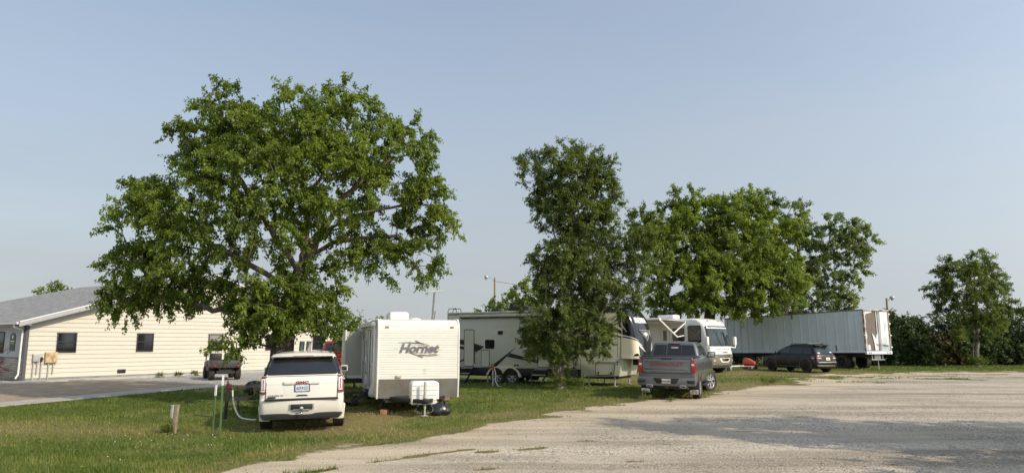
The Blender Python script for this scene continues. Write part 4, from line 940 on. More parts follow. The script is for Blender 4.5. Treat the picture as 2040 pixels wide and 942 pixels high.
    b = MB(); b.prism(rpoly(cz,.06), 'y', -.92, -.42, 0, Matrix.Translation((.06,0,.0))); pc = b.build('propane_cover', PLASTW, t, bevel=.035, seg=3)
    for z in (.44,.58,.72,.84):
        b = MB(); b.tube([(-.31,-.925,z),(.43,-.925,z)], .010, 6); b.build('cover_rib', PLASTW, pc)
    b = MB(); b.box((.07,-.93,.77),(.055,.03,.22)); b.build('cover_strap', mat('yellowed_plastic',(.62,.52,.24),.5), pc, bevel=.008)
    b = MB(); b.box((.07,-.94,.87),(.04,.03,.06)); b.build('strap_buckle', BLACK, pc, bevel=.008)
    b = MB(); b.tube([(.04,-.93,.70),(.02,-.94,.5),(.03,-.93,.33)], .008, 6); b.build('jack_cable', PLASTW, pc)
    # roof fittings
    b = MB(); b.box((-.28,3.2,2.90),(.66,1.0,.32)); b.build('air_conditioner', PLASTW, t, bevel=.09, seg=4)
    for x,y,r in ((.24,2.6,.24),(-.72,3.8,.24),(-.95,5.6,.2)):
        b = MB(); b.lathe([(2.72,r),(2.78,r),(2.83,r*.75),(2.86,r*.3),(2.865,.001)], 'z', 20, (x,y,0), closed=False); b.build('roof_vent', PLASTW, t)
    b = MB(); b.tube([(.80,2.5,2.72),(.86,2.45,3.72)], .032, 8); b.tube([(.86,2.5,2.72),(.90,2.47,3.1)], .02, 6); an = b.build('antenna_mast', GREYMET, t)
    b = MB(); b.prism([(-.42,-.018),(-.06,-.035),(.10,-.035),(.36,-.014),(.36,.008),(.10,.022),(-.06,.022),(-.42,.004)], 'y', -.05, .05, 0, Matrix.Translation((.82,2.45,3.75)) @ Matrix.Rotation(R(-4),4,'Y')); b.build('antenna', GALV, an, bevel=.004)
    # slide-out, awning, windows, step on the shaded side
    b = MB(); b.box((-W-.31,6.9,1.60),(.62,2.25,1.70)); so_ = b.build('slide_out', PLY, t, bevel=.008)
    b = MB(); b.box((-W-.65,6.9,1.60),(.05,2.35,1.80)); b.build('slide_face', PLASTW, so_, bevel=.01)
    b = MB(); b.box((-W-.31,6.9,.70),(.6,2.2,.06)); b.box((-W-.31,5.9,.62),(.62,.08,.12)); b.box((-W-.31,7.9,.62),(.62,.08,.12)); b.build('slide_frame', BLACKMET, so_)
    b = MB(); b.box((-W-.31,5.77,.79),(.5,.03,.10)); b.build('slide_trim', PLASTW, so_)
    b = MB(); b.tube([(-W-.10,.55,2.60),(-W-.10,5.7,2.60)], .065, 12); aw = b.build('awning', PLASTW, t)
    for y in (.72,5.5): b = MB(); b.box((-W-.06,y,1.66),(.05,.07,1.86)); b.build('awning_arm', PLASTW, aw, bevel=.008)
    fl = lambda y,z,o: (-W-.014-o,y,z)
    for y0,y1,z0,z1 in ((1.2,1.9,1.35,2.2),(4.3,5.2,1.4,2.1)): 
        wn = panel('window', GLASS, t, rpoly(rect(y0,y1,z0,z1),.05), fl, .02, .03, K=5); strips('window_frame', PLASTW, wn, [[(y0,z0),(y1,z0),(y1,z1),(y0,z1),(y0,z0)]], fl, .045, .03)
    dr = panel('door', PLASTW, t, rpoly(rect(2.6,3.3,.65,2.45),.06), fl, .012, .02, K=5); strips('door_frame', GREYMET, dr, [[(2.6,.65),(3.3,.65),(3.3,2.45),(2.6,2.45),(2.6,.65)]], fl, .03, .02)
    hd = MB(); hd.tube([(-W-.03,3.42,1.0),(-W-.09,3.42,1.05),(-W-.09,3.42,1.55),(-W-.03,3.42,1.6)], .014, 8); hd.build('grab_handle', CHROME, dr)
    b = MB(); b.box((-W-.28,2.95,.33),(.40,.66,.05)); b.box((-W-.52,2.95,.12),(.34,.66,.05)); b.box((-W-.1,2.95,.45),(.12,.6,.16))
    for y in (2.62,3.28): b.box((-W-.36,y,.26),(.62,.03,.10), rot=Matrix.Rotation(R(38),3,'Y').transposed())
    b.build('entry_step', BLACKMET, t, bevel=.006)
    b = MB(); b.lathe([(-.02,.001),(-.02,.20),(.05,.20),(.05,.001)], 'x', 18, (-W-.05,4.0,.72)); b.build('hose_coil', HOSE, t)
    b = MB(); b.box((W+.045,.72,1.52),(.05,.05,1.85)); b.box((W+.03,.80,1.52),(.02,.12,1.8)); b.build('awning_arm', PLASTW, t, bevel=.008)
    for sg in (-1,1):
        for y in (4.9,5.75): wheel(t, sg*1.02, y, .34, .2, .19, 'spoke', PLASTW, 5)
    b = MB(); b.box((0,4.2,.40),(2.0,8.2,.08)); b.box((0,.45,.36),(1.9,.7,.12)); b.build('chassis', BLACKMET, t)
    b = MB(); b.box((.62,.25,.375),(.70,.35,.09)); b.build('rusty_crossmember', TAN, t)
    for sg in (-1,1): b = MB(); b.tube([(sg*.9,.9,.38),(sg*1.0,.9,.08)], .03, 6); b.box((sg*1.0,.9,.06),(.2,.2,.03)); b.build('stabiliser_jack', BLACKMET, t)
travel_trailer()
def blob(name, label, cat, x, y, m, prof, seed, squash=.75, n=18, parent=None, knot=False):
    r_ = random.Random(seed); b = MB(); vs = []; fs = []; z0 = H(x,y)
    ph = [r_.random()*6 for _ in range(8)]
    for z,r in prof:
        for j in range(n):
            a = 2*math.pi*j/n; k = 1+.13*math.sin(3*a+ph[0]+z*5)+.09*math.sin(5*a+ph[1]-z*9)+.06*math.sin(9*a+ph[2])
            vs.append((r*k*math.cos(a), r*k*math.sin(a)*squash, z))
    k = len(prof)
    for i in range(k-1):
        for j in range(n): fs.append((i*n+j,i*n+(j+1)%n,(i+1)*n+(j+1)%n,(i+1)*n+j))
    fs += [list(range(n-1,-1,-1)), list(range((k-1)*n,k*n))]
    b.add(vs, fs); o = b.build(name, m, None, ang=50, loc=(x,y,z0)); return tag(o, label, cat)
blob('trash_bag', 'full black rubbish bag lying on the grass beside the trailer tongue', 'rubbish bag', -2.08,20.75, TRASH, [(-.01,.20),(.06,.27),(.16,.27),(.26,.21),(.33,.12),(.37,.05),(.42,.06),(.46,.09)], 3)
o = blob('plastic_bag', 'white plastic carrier bag hanging at the front corner of the white trailer', 'bag', -4.30,22.55, BAGW, [(.36,.07),(.40,.15),(.50,.165),(.62,.13),(.76,.08),(.88,.035),(.95,.02)], 5, .6)
b = MB(); b.box((0,0,.07),(.2,.2,.14)); o = b.build('wood_block', mat('orange_wood',(.30,.16,.07),.8,var=.3), None, bevel=.008, loc=(-3.72,21.15,H(-3.7,21.1))); tag(o,'small reddish wooden block on the grass under the white trailer front','wood block')
b = MB(); b.box((0,0,.05),(.42,.26,.05)); b.box((.10,0,.09),(.16,.2,.05)); o = b.build('leveling_plank', BLACK, None, bevel=.01, loc=(-5.6,24.2,H(-5.6,24.2)-.01)); tag(o,'dark flat plank lying on shaded grass between SUV and white trailer','plank')

# ------------------------------------------------------------------ fifth-wheel trailer
def fifth_wheel():
    t = thing('fifth_wheel_trailer', 'large pale olive fifth-wheel trailer with black nose cap behind the slender ash tree', 'fifth-wheel trailer', (-2.66,37.08,H(0,34)-.07), 117.6)
    W = 1.22
    b = MB(); b.prism([(0,.80),(7.15,.80),(7.15,.47),(8.98,.52),(9.14,1.33),(9.14,3.50),(8.6,3.50),(.06,3.46),(0,3.40)], 'x', -W, W); b.build('body', SIDEG, t, bevel=.02)
    b = MB(); b.box((0,3.55,.63),(2*W-.02,7.08,.34)); b.build('skirt', BLACK, t, bevel=.01)
    f = lambda y,z,o: (W+o,y,z)
    def deco(P, m=INKBK, nm='side_graphic', o=.003): return panel(nm, m, t, P, f, o, .006, K=6, Rw=1)
    # roof edge, awning
    b = MB(); b.tube([(W+.01,.0,3.45),(W+.01,9.1,3.50)], .03, 8); b.build('roof_rail', SIDEG, t)
    strips('roof_seam', BLACK, t, [[(.03,3.37),(9.0,3.42)]], f, .035, .004)
    b = MB(); b.box((W+.07,4.3,3.29),(.14,7.1,.13)); aw = b.build('awning', SIDEG, t, bevel=.04, seg=3)
    b = MB(); b.box((W+.05,4.3,3.20),(.10,7.1,.05)); b.build('painted_awning_shadow', BLACK, aw)  # black strip standing in for the shadow below the awning case
    # doors and windows
    for y0,y1,z0,z1,nm in ((.97,1.53,.86,2.62,'door'),(1.95,2.40,.84,1.64,'hatch'),(5.0,5.62,.86,2.62,'door'),(5.9,6.8,.86,1.4,'hatch')):
        d = panel(nm, SIDEG, t, rpoly(rect(y0,y1,z0,z1),.07), f, .008, .01, K=6)
        strips('door_frame', BLACK, d, [rpoly(rect(y0,y1,z0,z1),.07)+[rpoly(rect(y0,y1,z0,z1),.07)[0]]], f, .04 if nm == 'door' else .03, .012)
        if nm == 'door':
            panel('door_window', GLASS, d, rpoly(rect(y0+.12,y1-.12,1.75,2.4),.04), f, .013, .01, K=3) if y0 > 4 else None
            h_ = MB(); h_.tube([(W+.02,y1+.10,1.0),(W+.10,y1+.10,1.05),(W+.10,y1+.10,1.75),(W+.02,y1+.10,1.8)], .018, 8); h_.build('grab_handle', BLACKMET, d)
    for y0,y1,z0,z1 in ((2.17,2.67,1.72,2.12),(4.2,4.8,1.8,2.5),(6.6,7.6,1.7,2.6)):
        w_ = panel('window', GLASS, t, rpoly(rect(y0,y1,z0,z1),.07), f, .012, .02, K=6); strips('window_frame', BLACK, w_, [rpoly(rect(y0,y1,z0,z1),.07)+[rpoly(rect(y0,y1,z0,z1),.07)[0]]], f, .035, .018)
        strips('sash', BLACK, w_, [[((y0+y1)/2,z0),((y0+y1)/2,z1)]], f, .02, .016)
    b = MB(); b.box((W+.03,3.01,2.475),(.06,.26,.17)); b.build('speaker', BLACK, t, bevel=.01)
    deco([(.03,2.22),(.95,2.13),(2.11,1.80),(1.83,1.62),(.95,1.88),(.03,2.02)]); deco([(.03,1.93),(.9,1.80),(1.8,1.65),(1.69,1.56),(.03,1.78)])
    deco([(.62,.95),(.9,1.10),(2.06,1.73),(.9,1.18),(.62,1.05)]); deco([(2.40,.81),(2.74,.81),(3.9,1.82)])
    deco([(3.55,1.50),(4.7,1.25),(5.73,1.03),(5.73,.86),(4.7,1.10),(3.36,1.33)]); deco([(3.30,1.30),(4.0,1.17),(4.8,1.02),(4.0,1.10)], SILV)
    deco([(5.73,1.03),(6.9,.90),(6.9,.82),(5.73,.86)])
    deco([(7.0,3.05),(7.89,2.94),(8.6,2.78),(9.12,2.52),(9.12,2.36),(8.6,2.60),(7.89,2.78),(7.0,2.95)]); deco([(7.3,2.72),(8.1,2.62),(9.12,2.25),(9.12,2.19),(8.1,2.54),(7.3,2.66)])
    strips('cap_seam', BLACK, t, [[(8.96,3.46),(8.92,1.34)]], f, .03, .003)
    deco([(9.0,3.45),(9.13,3.45),(9.13,2.62),(9.0,2.72)])
    b = MB(); b.box((W+.01,8.62,1.40),(.03,.14,.05)); b.build('marker_light', AMBER, t, bevel=.006)
    for y,z in ((3.8,.93),(3.95,.93)): panel('outlet_cover', BLACK, t, rect(y-.05,y+.05,z-.04,z+.04), f, .012, .014, K=2, Rw=1)
    # basement hatch
    hp = rpoly([(7.87,.55),(8.72,.60),(8.80,1.12),(7.87,1.12)],.05)
    hb = panel('hatch', SIDEG, t, hp, f, .008, .01); strips('hatch_frame', BLACK, hb, [hp+[hp[0]]], f, .035, .012)
    for y in (8.0,8.6): panel('latch', BLACK, hb, rect(y-.03,y+.03,.60,.72), f, .02, .02, K=2, Rw=1)
    for z in (1.05,1.14): panel('latch', BLACK, t, rect(8.87,8.92,z-.025,z+.025), f, .012, .014, K=2, Rw=1)
    strips('basement_seam', BLACK, t, [[(7.15,.55),(7.15,1.3)],[(7.15,.52),(8.95,.55)]], f, .03, .003)
    # nose cap
    C = Shell([dict(z=1.30,y0=9.10,y1=9.86,w=1.235,r=.22,bow=0,bowf=.10), dict(z=1.42,y0=9.10,y1=9.95,w=1.235,r=.26,bow=0,bowf=.14), dict(z=2.1,y0=9.10,y1=9.93,w=1.235,r=.30,bow=0,bowf=.16), dict(z=2.7,y0=9.10,y1=9.82,w=1.235,r=.30,bow=0,bowf=.16), dict(z=3.1,y0=9.08,y1=9.66,w=1.23,r=.26,bow=0,bowf=.14), dict(z=3.4,y0=9.05,y1=9.44,w=1.20,r=.18,bow=0,bowf=.12), dict(z=3.54,y0=9.0,y1=9.28,w=1.14,r=.12,bow=0,bowf=.10)], cr=.04)
    cap = C.mesh(ns=6,nx=8,nc=8).build('nose_cap', CAPB, t, ang=30)
    fr = C.front()
    def wrap(s, z, o):
        """s runs along the cap from the wall round the corner: metres from y=9.10"""
        r, w, y1 = C.at(z,'r'), C.at(z,'w'), C.at(z,'y1'); ybf = y1-C.at(z,'bowf')*((w-r)/w)**2; st = ybf-r-9.10
        if s <= st: return (w+o, 9.10+s, z)
        a = (s-st)/r
        if a < math.pi/2: return (w-r+(r+o)*math.cos(a), ybf-r+(r+o)*math.sin(a), z)
        x = w-r-(s-st-r*math.pi/2); return (x, fr(x,z,o)[1], z)
    def cdeco(P, m, nm='cap_graphic', o=.006, K=18): return panel(nm, m, cap, P, wrap, o, .012, K=K, Rw=3)
    cdeco([(.0,1.31),(.92,1.31),(.86,1.60),(.78,2.06),(.42,2.17),(.0,2.24)], CREAM)
    cdeco([(.0,1.30),(3.0,1.30),(3.0,1.36),(.92,1.42),(.0,1.40)], CREAM, 'cap_ledge', .03)
    cdeco([(.0,2.30),(.45,2.22),(.95,2.05),(.45,2.26),(.0,2.35)], INKW); cdeco([(.70,2.03),(1.15,1.86),(1.2,1.86),(.75,2.06)], INKW)
    cdeco([(.72,1.97),(1.25,1.72),(1.30,1.73),(.75,2.01)], INKW); cdeco([(.74,1.90),(1.45,1.60),(1.50,1.61),(.78,1.94)], INKW); cdeco([(.0,2.75),(.28,2.44),(.0,2.90)], SIDEG)
    cdeco([(2.35,1.50),(2.75,1.62),(2.75,2.05),(2.55,1.85)], CREAM)
    tx = text('SIERRA', .32, 'name_lettering', INKW, cap, (.20,0,2.98), rot=(R(90),0,R(180)), off=.016, sx=1.5, ext=.012)
    for v_ in tx.data.vertices: v_.co.y = fr(v_.co.x, v_.co.z, .012 if v_.co.y > 0 else -.02)[1]
    b = MB()
    for P in ([(-.62,2.54),(.82,2.54),(.10,2.08)],):
        pts = [(x, fr(x,z,.012)[1], z) for k_ in range(3) for x,z in [(P[k_][0]+(P[(k_+1)%3][0]-P[k_][0])*j_/6, P[k_][1]+(P[(k_+1)%3][1]-P[k_][1])*j_/6) for j_ in range(6)]]; pts.append(pts[0]); b.tube(pts, .022, 6)
    em = b.build('cap_emblem', SILV, cap)
    panel('emblem_fill', GREYMET, em, [(-.40,2.49),(.60,2.49),(.10,2.17)], fr, .008, .01, K=5); panel('emblem_peak', INKW, em, [(-.20,2.38),(.12,2.46),(.40,2.38),(.10,2.28)], fr, .014, .01, K=5)
    b = MB(); b.box((.9,9.88,1.36),(.16,.05,.03)); b.build('marker_light', AMBER, t)
    # wheels, fenders, legs, steps, roof gear
    for y in (2.80,3.60):
        for sg in (-1,1): wheel(t, sg*1.06, y, .375, .22, .235, 'spoke', ALLOY, 6)
    arc = []
    for y in (2.80,3.60): arc.append([(y+math.cos(a)*.43, .375+math.sin(a)*.43) for a in np.linspace(math.pi-.25, .15, 12)])
    inner = arc[0][:-1]+[(3.2,.52)]+arc[1][1:]
    outer = [(2.80+math.cos(a)*.55, .375+math.sin(a)*.50) for a in np.linspace(.15+math.pi-.35, math.pi/2, 8)]
    outer = [(2.26,.42),(2.32,.55),(2.45,.72),(2.62,.83),(2.85,.87),(3.55,.87),(3.78,.83),(3.95,.72),(4.10,.52),(4.15,.38)]
    P = outer+[(4.02,.40)]+[p for p in reversed(inner)]
    b = MB(); b.prism(P, 'x', W-.02, W+.10); b.build('fender', CREAM, t, bevel=.014)
    for y,sg in ((2.2,1),(2.2,-1),(7.46,1),(7.46,-1),(8.69,1),(8.69,-1)):
        b = MB(); b.tube([(sg*1.0,y,.5),(sg*1.0,y,.10)], .035, 8); b.box((sg*1.0,y,.085),(.2,.2,.03)); b.build('support_leg', GALV, t)
    def steps(y0, n, out, ztop, nm, ww):
        b = MB(); x0 = W+.02; s0 = b
        for yy in (y0-ww/2, y0+ww/2):
            b.prism([(x0-.05,ztop+.02),(x0+.10,ztop+.02),(x0+out+.05,.02),(x0+out-.10,.02)], 'y', yy-.015, yy+.015)
        o_ = b.build(nm, BLACK, t, bevel=.004)
        for k in range(n):
            f_ = k/(n-1); b = MB(); b.box((x0+.10+(out-.12)*f_, y0, ztop-.03-(ztop-.08)*f_), (.22,ww-.04,.03)); b.box((x0+.20+(out-.12)*f_, y0, ztop-.03-(ztop-.08)*f_), (.02,ww-.03,.05)); b.build('tread', GALV, o_)
    steps(5.25, 4, 1.0, .80, 'entry_steps', .66); steps(1.25, 4, .95, .80, 'entry_steps', .62)
    b = MB(); b.prism(rpoly([(3.0,3.47),(4.15,3.50),(4.15,3.66),(3.95,3.78),(3.15,3.78),(3.0,3.70)],.06), 'x', -.35, .40); b.build('air_conditioner', BLACK, t, bevel=.05, seg=3)
    b = MB(); b.prism([(2.2,3.47),(2.85,3.47),(2.75,3.55),(2.45,3.66),(2.22,3.66)], 'x', .2, .65); b.build('roof_vent', BLACK, t, bevel=.03)
    b = MB(); b.prism([(6.2,3.47),(7.3,3.47),(7.2,3.75),(6.3,3.75)], 'x', -.35, .40); b.build('air_conditioner', BLACK, t, bevel=.05, seg=3)
    for x in (.60,1.05):
        b = MB(); b.tube([(x,-.12,.9),(x,-.12,3.55),(x,-.06,3.68),(x,.35,3.70),(x,.40,3.48)], .018, 8)
        ld = b.build('ladder_rail', BLACKMET, t)
    for z in np.arange(1.0,3.5,.3):
        b = MB(); b.tube([(.60,-.12,z),(1.05,-.12,z)], .014, 6); b.build('ladder_rung', BLACKMET, t)
    for x in (-.9,.9):
        b = MB(); b.box((x,-.01,1.3),(.2,.03,.3)); b.build('taillight', REDLENS, t, bevel=.006)
    b = MB(); b.box((0,4.5,.44),(1.8,8.6,.10)); b.build('chassis', BLACKMET, t)
    b = MB(); b.box((0,9.5,1.15),(.5,.4,.3)); b.tube([(0,9.5,1.1),(0,9.5,.85)], .07, 10); b.build('king_pin', BLACKMET, t)
fifth_wheel()

# ------------------------------------------------------------------ motorhome
def motorhome():
    t = thing('motorhome', 'white and taupe motorhome with side awning out behind the grey pickup', 'motorhome', (13.05,44.0,H(13,44)), -42)
    W = 1.25
    S = Shell([dict(z=.34,y0=.22,y1=9.9,w=1.22,r=.30,bow=.22,bowf=.02), dict(z=.55,y0=.03,y1=10,w=W,r=.34,bow=.26,bowf=.02), dict(z=1.15,y0=.0,y1=10,w=W,r=.34,bow=.26,bowf=.02), dict(z=1.55,y0=.10,y1=10,w=W,r=.34,bow=.26,bowf=.02), dict(z=2.2,y0=.22,y1=10,w=W,r=.34,bow=.24,bowf=.02), dict(z=2.75,y0=.36,y1=10,w=W,r=.34,bow=.24,bowf=.02), dict(z=3.05,y0=.56,y1=10,w=1.24,r=.34,bow=.22,bowf=.02), dict(z=3.24,y0=.88,y1=9.98,w=1.21,r=.3,bow=.2,bowf=.02), dict(z=3.33,y0=1.3,y1=9.9,w=1.12,r=.2,bow=.15,bowf=.02)], cr=.03)
    body = S.mesh(nx=8,nc=8).build('body', OFFW, t, ang=30)
    cut_arches(body, [(1.15,.45,.52),(6.9,.45,.52)], W, [OFFW,BLACK])
    def wrap(s, z, o):
        """s = metres along the front from its centre line, round the corner onto the awning side"""
        w, r, y0, bow = W, S.at(z,'r'), S.at(z,'y0'), S.at(z,'bow'); yb = y0+bow*((w-r)/w)**2
        if s <= w-r: return (-s, y0+bow*(s/w)**2-o, z)
        a = (s-(w-r))/r
        if a < math.pi/2: return (-(w-r)-(r+o)*math.sin(a), yb+r-(r+o)*math.cos(a), z)
        return (-w-o, yb+r+(a-math.pi/2)*r, z)
    mir = lambda s,z,o: (lambda p: (-p[0],p[1],p[2]))(wrap(-s,z,o))
    full = lambda s,z,o: wrap(s,z,o) if s >= 0 else mir(s,z,o)
    ws = panel('windscreen', GLASSL, t, rpoly([(-1.16,1.66),(1.22,1.66),(1.18,2.84),(-1.12,2.84)],.10), full, .012, .03, K=30, Rw=6)
    pts = rpoly([(-1.16,1.66),(1.22,1.66),(1.18,2.84),(-1.12,2.84)],.10)
    strips('windscreen_seal', BLACK, ws, [pts+[pts[0]]], full, .06, .016); strips('centre_bar', BLACK, ws, [[(0,1.66),(0,2.84)]], full, .03, .016)
    for s0,s1 in ((.15,.75),(-.75,-.05)): b = MB(); b.tube([full(s0,1.62,.05),full((s0+s1)/2,2.05,.05),full(s1*.6,2.5,.04)], .012, 6); b.build('wiper', BLACK, ws)
    # lower taupe bumper
    panel('bumper', TAUPE, t, [(-2.4,.36),(2.55,.36),(2.55,.62),(1.5,1.12),(.72,1.16),(-.72,1.16),(-1.4,1.12),(-2.4,.62)], full, .02, .04, K=46, Rw=5)
    panel('lower_bumper', GREYMET, t, rect(-1.3,1.3,.345,.50), full, .035, .03, K=30, Rw=2)
    g1 = panel('grille', CHROME, t, rpoly([(-.52,.99),(.52,.99),(.58,1.05),(.50,1.13),(-.50,1.13),(-.58,1.05)],.05), full, .035, .05, K=14); panel('grille_mesh', GREYMET, g1, rpoly(rect(-.46,.46,1.015,1.105),.03), full, .042, .02, K=12)
    g2 = panel('smile_panel', OFFW, t, rpoly([(-.40,.66),(.40,.66),(.62,.93),(-.62,.93)],.08), full, .034, .05, K=14); panel('grille', CHROME, g2, rpoly([(-.30,.73),(.30,.73),(.48,.90),(-.48,.90)],.05), full, .042, .02, K=12)
    strips('smile_seam', TAUPE, t, [[(-.66,.97),(.66,.97)],[(-.75,1.75-.28),(.75,1.47)]], full, .018, .036)
    for sg in (-1,1):
        l = panel('headlight', BLACK, t, rpoly([(sg*.80,.98),(sg*1.20,1.0),(sg*1.20,1.08),(sg*.84,1.09)],.03), full, .03, .04); 
        for s in (.90,1.10): panel('lamp', CLEARLENS, l, rpoly(rect(min(sg*(s-.06),sg*(s+.06)),max(sg*(s-.06),sg*(s+.06)),1.0,1.075),.03), full, .036, .02, K=4)
        panel('fog_light', CLEARLENS, t, rpoly(rect(min(sg*.92,sg*1.04),max(sg*.92,sg*1.04),.72,.82),.04), full, .03, .02, K=4)
        b = MB(); b.tube([full(sg*1.12,1.58,.0),full(sg*1.2,1.52,.30),full(sg*1.25,1.70,.42)], .035, 8)
        p = full(sg*1.25,1.95,.42); b.build('mirror_arm', OFFW, t)
        b = MB(); b.box(p,(.22,.16,.52)); b.build('mirror', OFFW, t, bevel=.05, seg=3)
    tx = text('Cowlon', .20, 'name_lettering', INKG, t, (.0,0,1.28), off=.002, ext=.01, sx=1.1)
    for v_ in tx.data.vertices: v_.co.y = S.rear()(v_.co.x, v_.co.z, .012 if v_.co.y < 0 else -.02)[1]
    f = lambda y,z,o: (-W-o,y,z)
    for y0,y1,z0,z1 in ((.85,1.78,1.88,2.88),(2.05,2.92,1.95,2.72),(5.0,6.2,1.95,2.72),(7.6,8.6,1.95,2.72)):
        w_ = panel('side_window', GLASS, t, rpoly(rect(y0,y1,z0,z1),.10), f, .012, .02, K=8); strips('window_frame', BLACK, w_, [rpoly(rect(y0,y1,z0,z1),.1)+[rpoly(rect(y0,y1,z0,z1),.1)[0]]], f, .04, .016)
    d = panel('door', OFFW, t, rpoly(rect(3.15,3.85,.75,2.85),.08), f, .012, .02, K=6); strips('door_frame', TAUPE, d, [rpoly(rect(3.15,3.85,.75,2.85),.08)+[(3.15,.83)]], f, .02, .014)
    dw = panel('door_window', GLASS, d, rpoly(rect(3.33,3.67,1.95,2.62),.04), f, .018, .02, K=4); strips('window_frame', INKW, dw, [rpoly(rect(3.33,3.67,1.95,2.62),.04)+[(3.33,1.99)]], f, .05, .02)
    panel('side_swoosh', TAUPE, t, rpoly([(.95,1.05),(1.4,1.05),(1.9,1.30),(1.5,1.55),(.95,1.45)],.15), f, .008, .012)
    text('GT', .16, 'side_lettering', INKB, t, (-W-.012,1.35,1.68), rot=(R(90),0,R(-90)), shear=.3, sx=1.3)
    b = MB(); b.prism([(.40,.36),(.66,.36),(.66,.0),(.40,.0)], 'x', -1, -1.01) if False else None
    # awning
    b = MB(); b.add([(-W-.01,1.98,3.16),(-W-.01,6.9,3.16),(-W-2.62,6.9,3.24),(-W-2.62,1.98,3.24),(-W-.01,1.98,3.185),(-W-.01,6.9,3.185),(-W-2.62,6.9,3.265),(-W-2.62,1.98,3.265)],[(0,1,2,3),(7,6,5,4),(0,3,7,4),(1,5,6,2),(2,6,7,3),(0,4,5,1)])
    aw = b.build('awning', mat('awning_fabric',(.62,.60,.53),.7,var=.08), t)
    b = MB(); b.tube([(-W-2.66,1.9,3.24),(-W-2.66,6.98,3.24)], .075, 12); b.build('awning_roller', PLASTW, aw)
    for y in (1.95,6.93):
        b = MB(); b.tube([(-W-2.66,y,3.22),(-W-.92,y,2.20)], .052, 6); b.tube([(-W-.92,y,2.20),(-W-.02,y,2.30)], .035, 6); b.tube([(-W-1.25,y,2.42),(-W-.02,y,3.06)], .04, 6); b.build('awning_arm', PLASTW, aw)
    b = MB(); b.box((-W-.04,1.95,2.7),(.07,.09,1.0)); b.build('awning_bracket', PLASTW, aw)
    b = MB(); b.box((-.25,3.9,3.49),(.75,1.25,.27)); b.build('air_conditioner', OFFW, t, bevel=.07, seg=3)
    b = MB(); b.box((.3,7.2,3.45),(.75,1.1,.22)); b.build('air_conditioner', OFFW, t, bevel=.07, seg=3)
    for s in (-.6,.6): b = MB(); b.box((s,.78,3.18),(.10,.08,.05)); b.build('marker_light', AMBER, t, bevel=.01)
    for sg in (-1,1):
        wheel(t, sg*1.05, 1.15, .45, .27, .27, 'spoke', ALLOY, 6); wheel(t, sg*1.05, 6.9, .45, .27, .27, 'spoke', ALLOY, 6)
    under(t, 1.0, 9.5, .8, .30, .7)
motorhome()

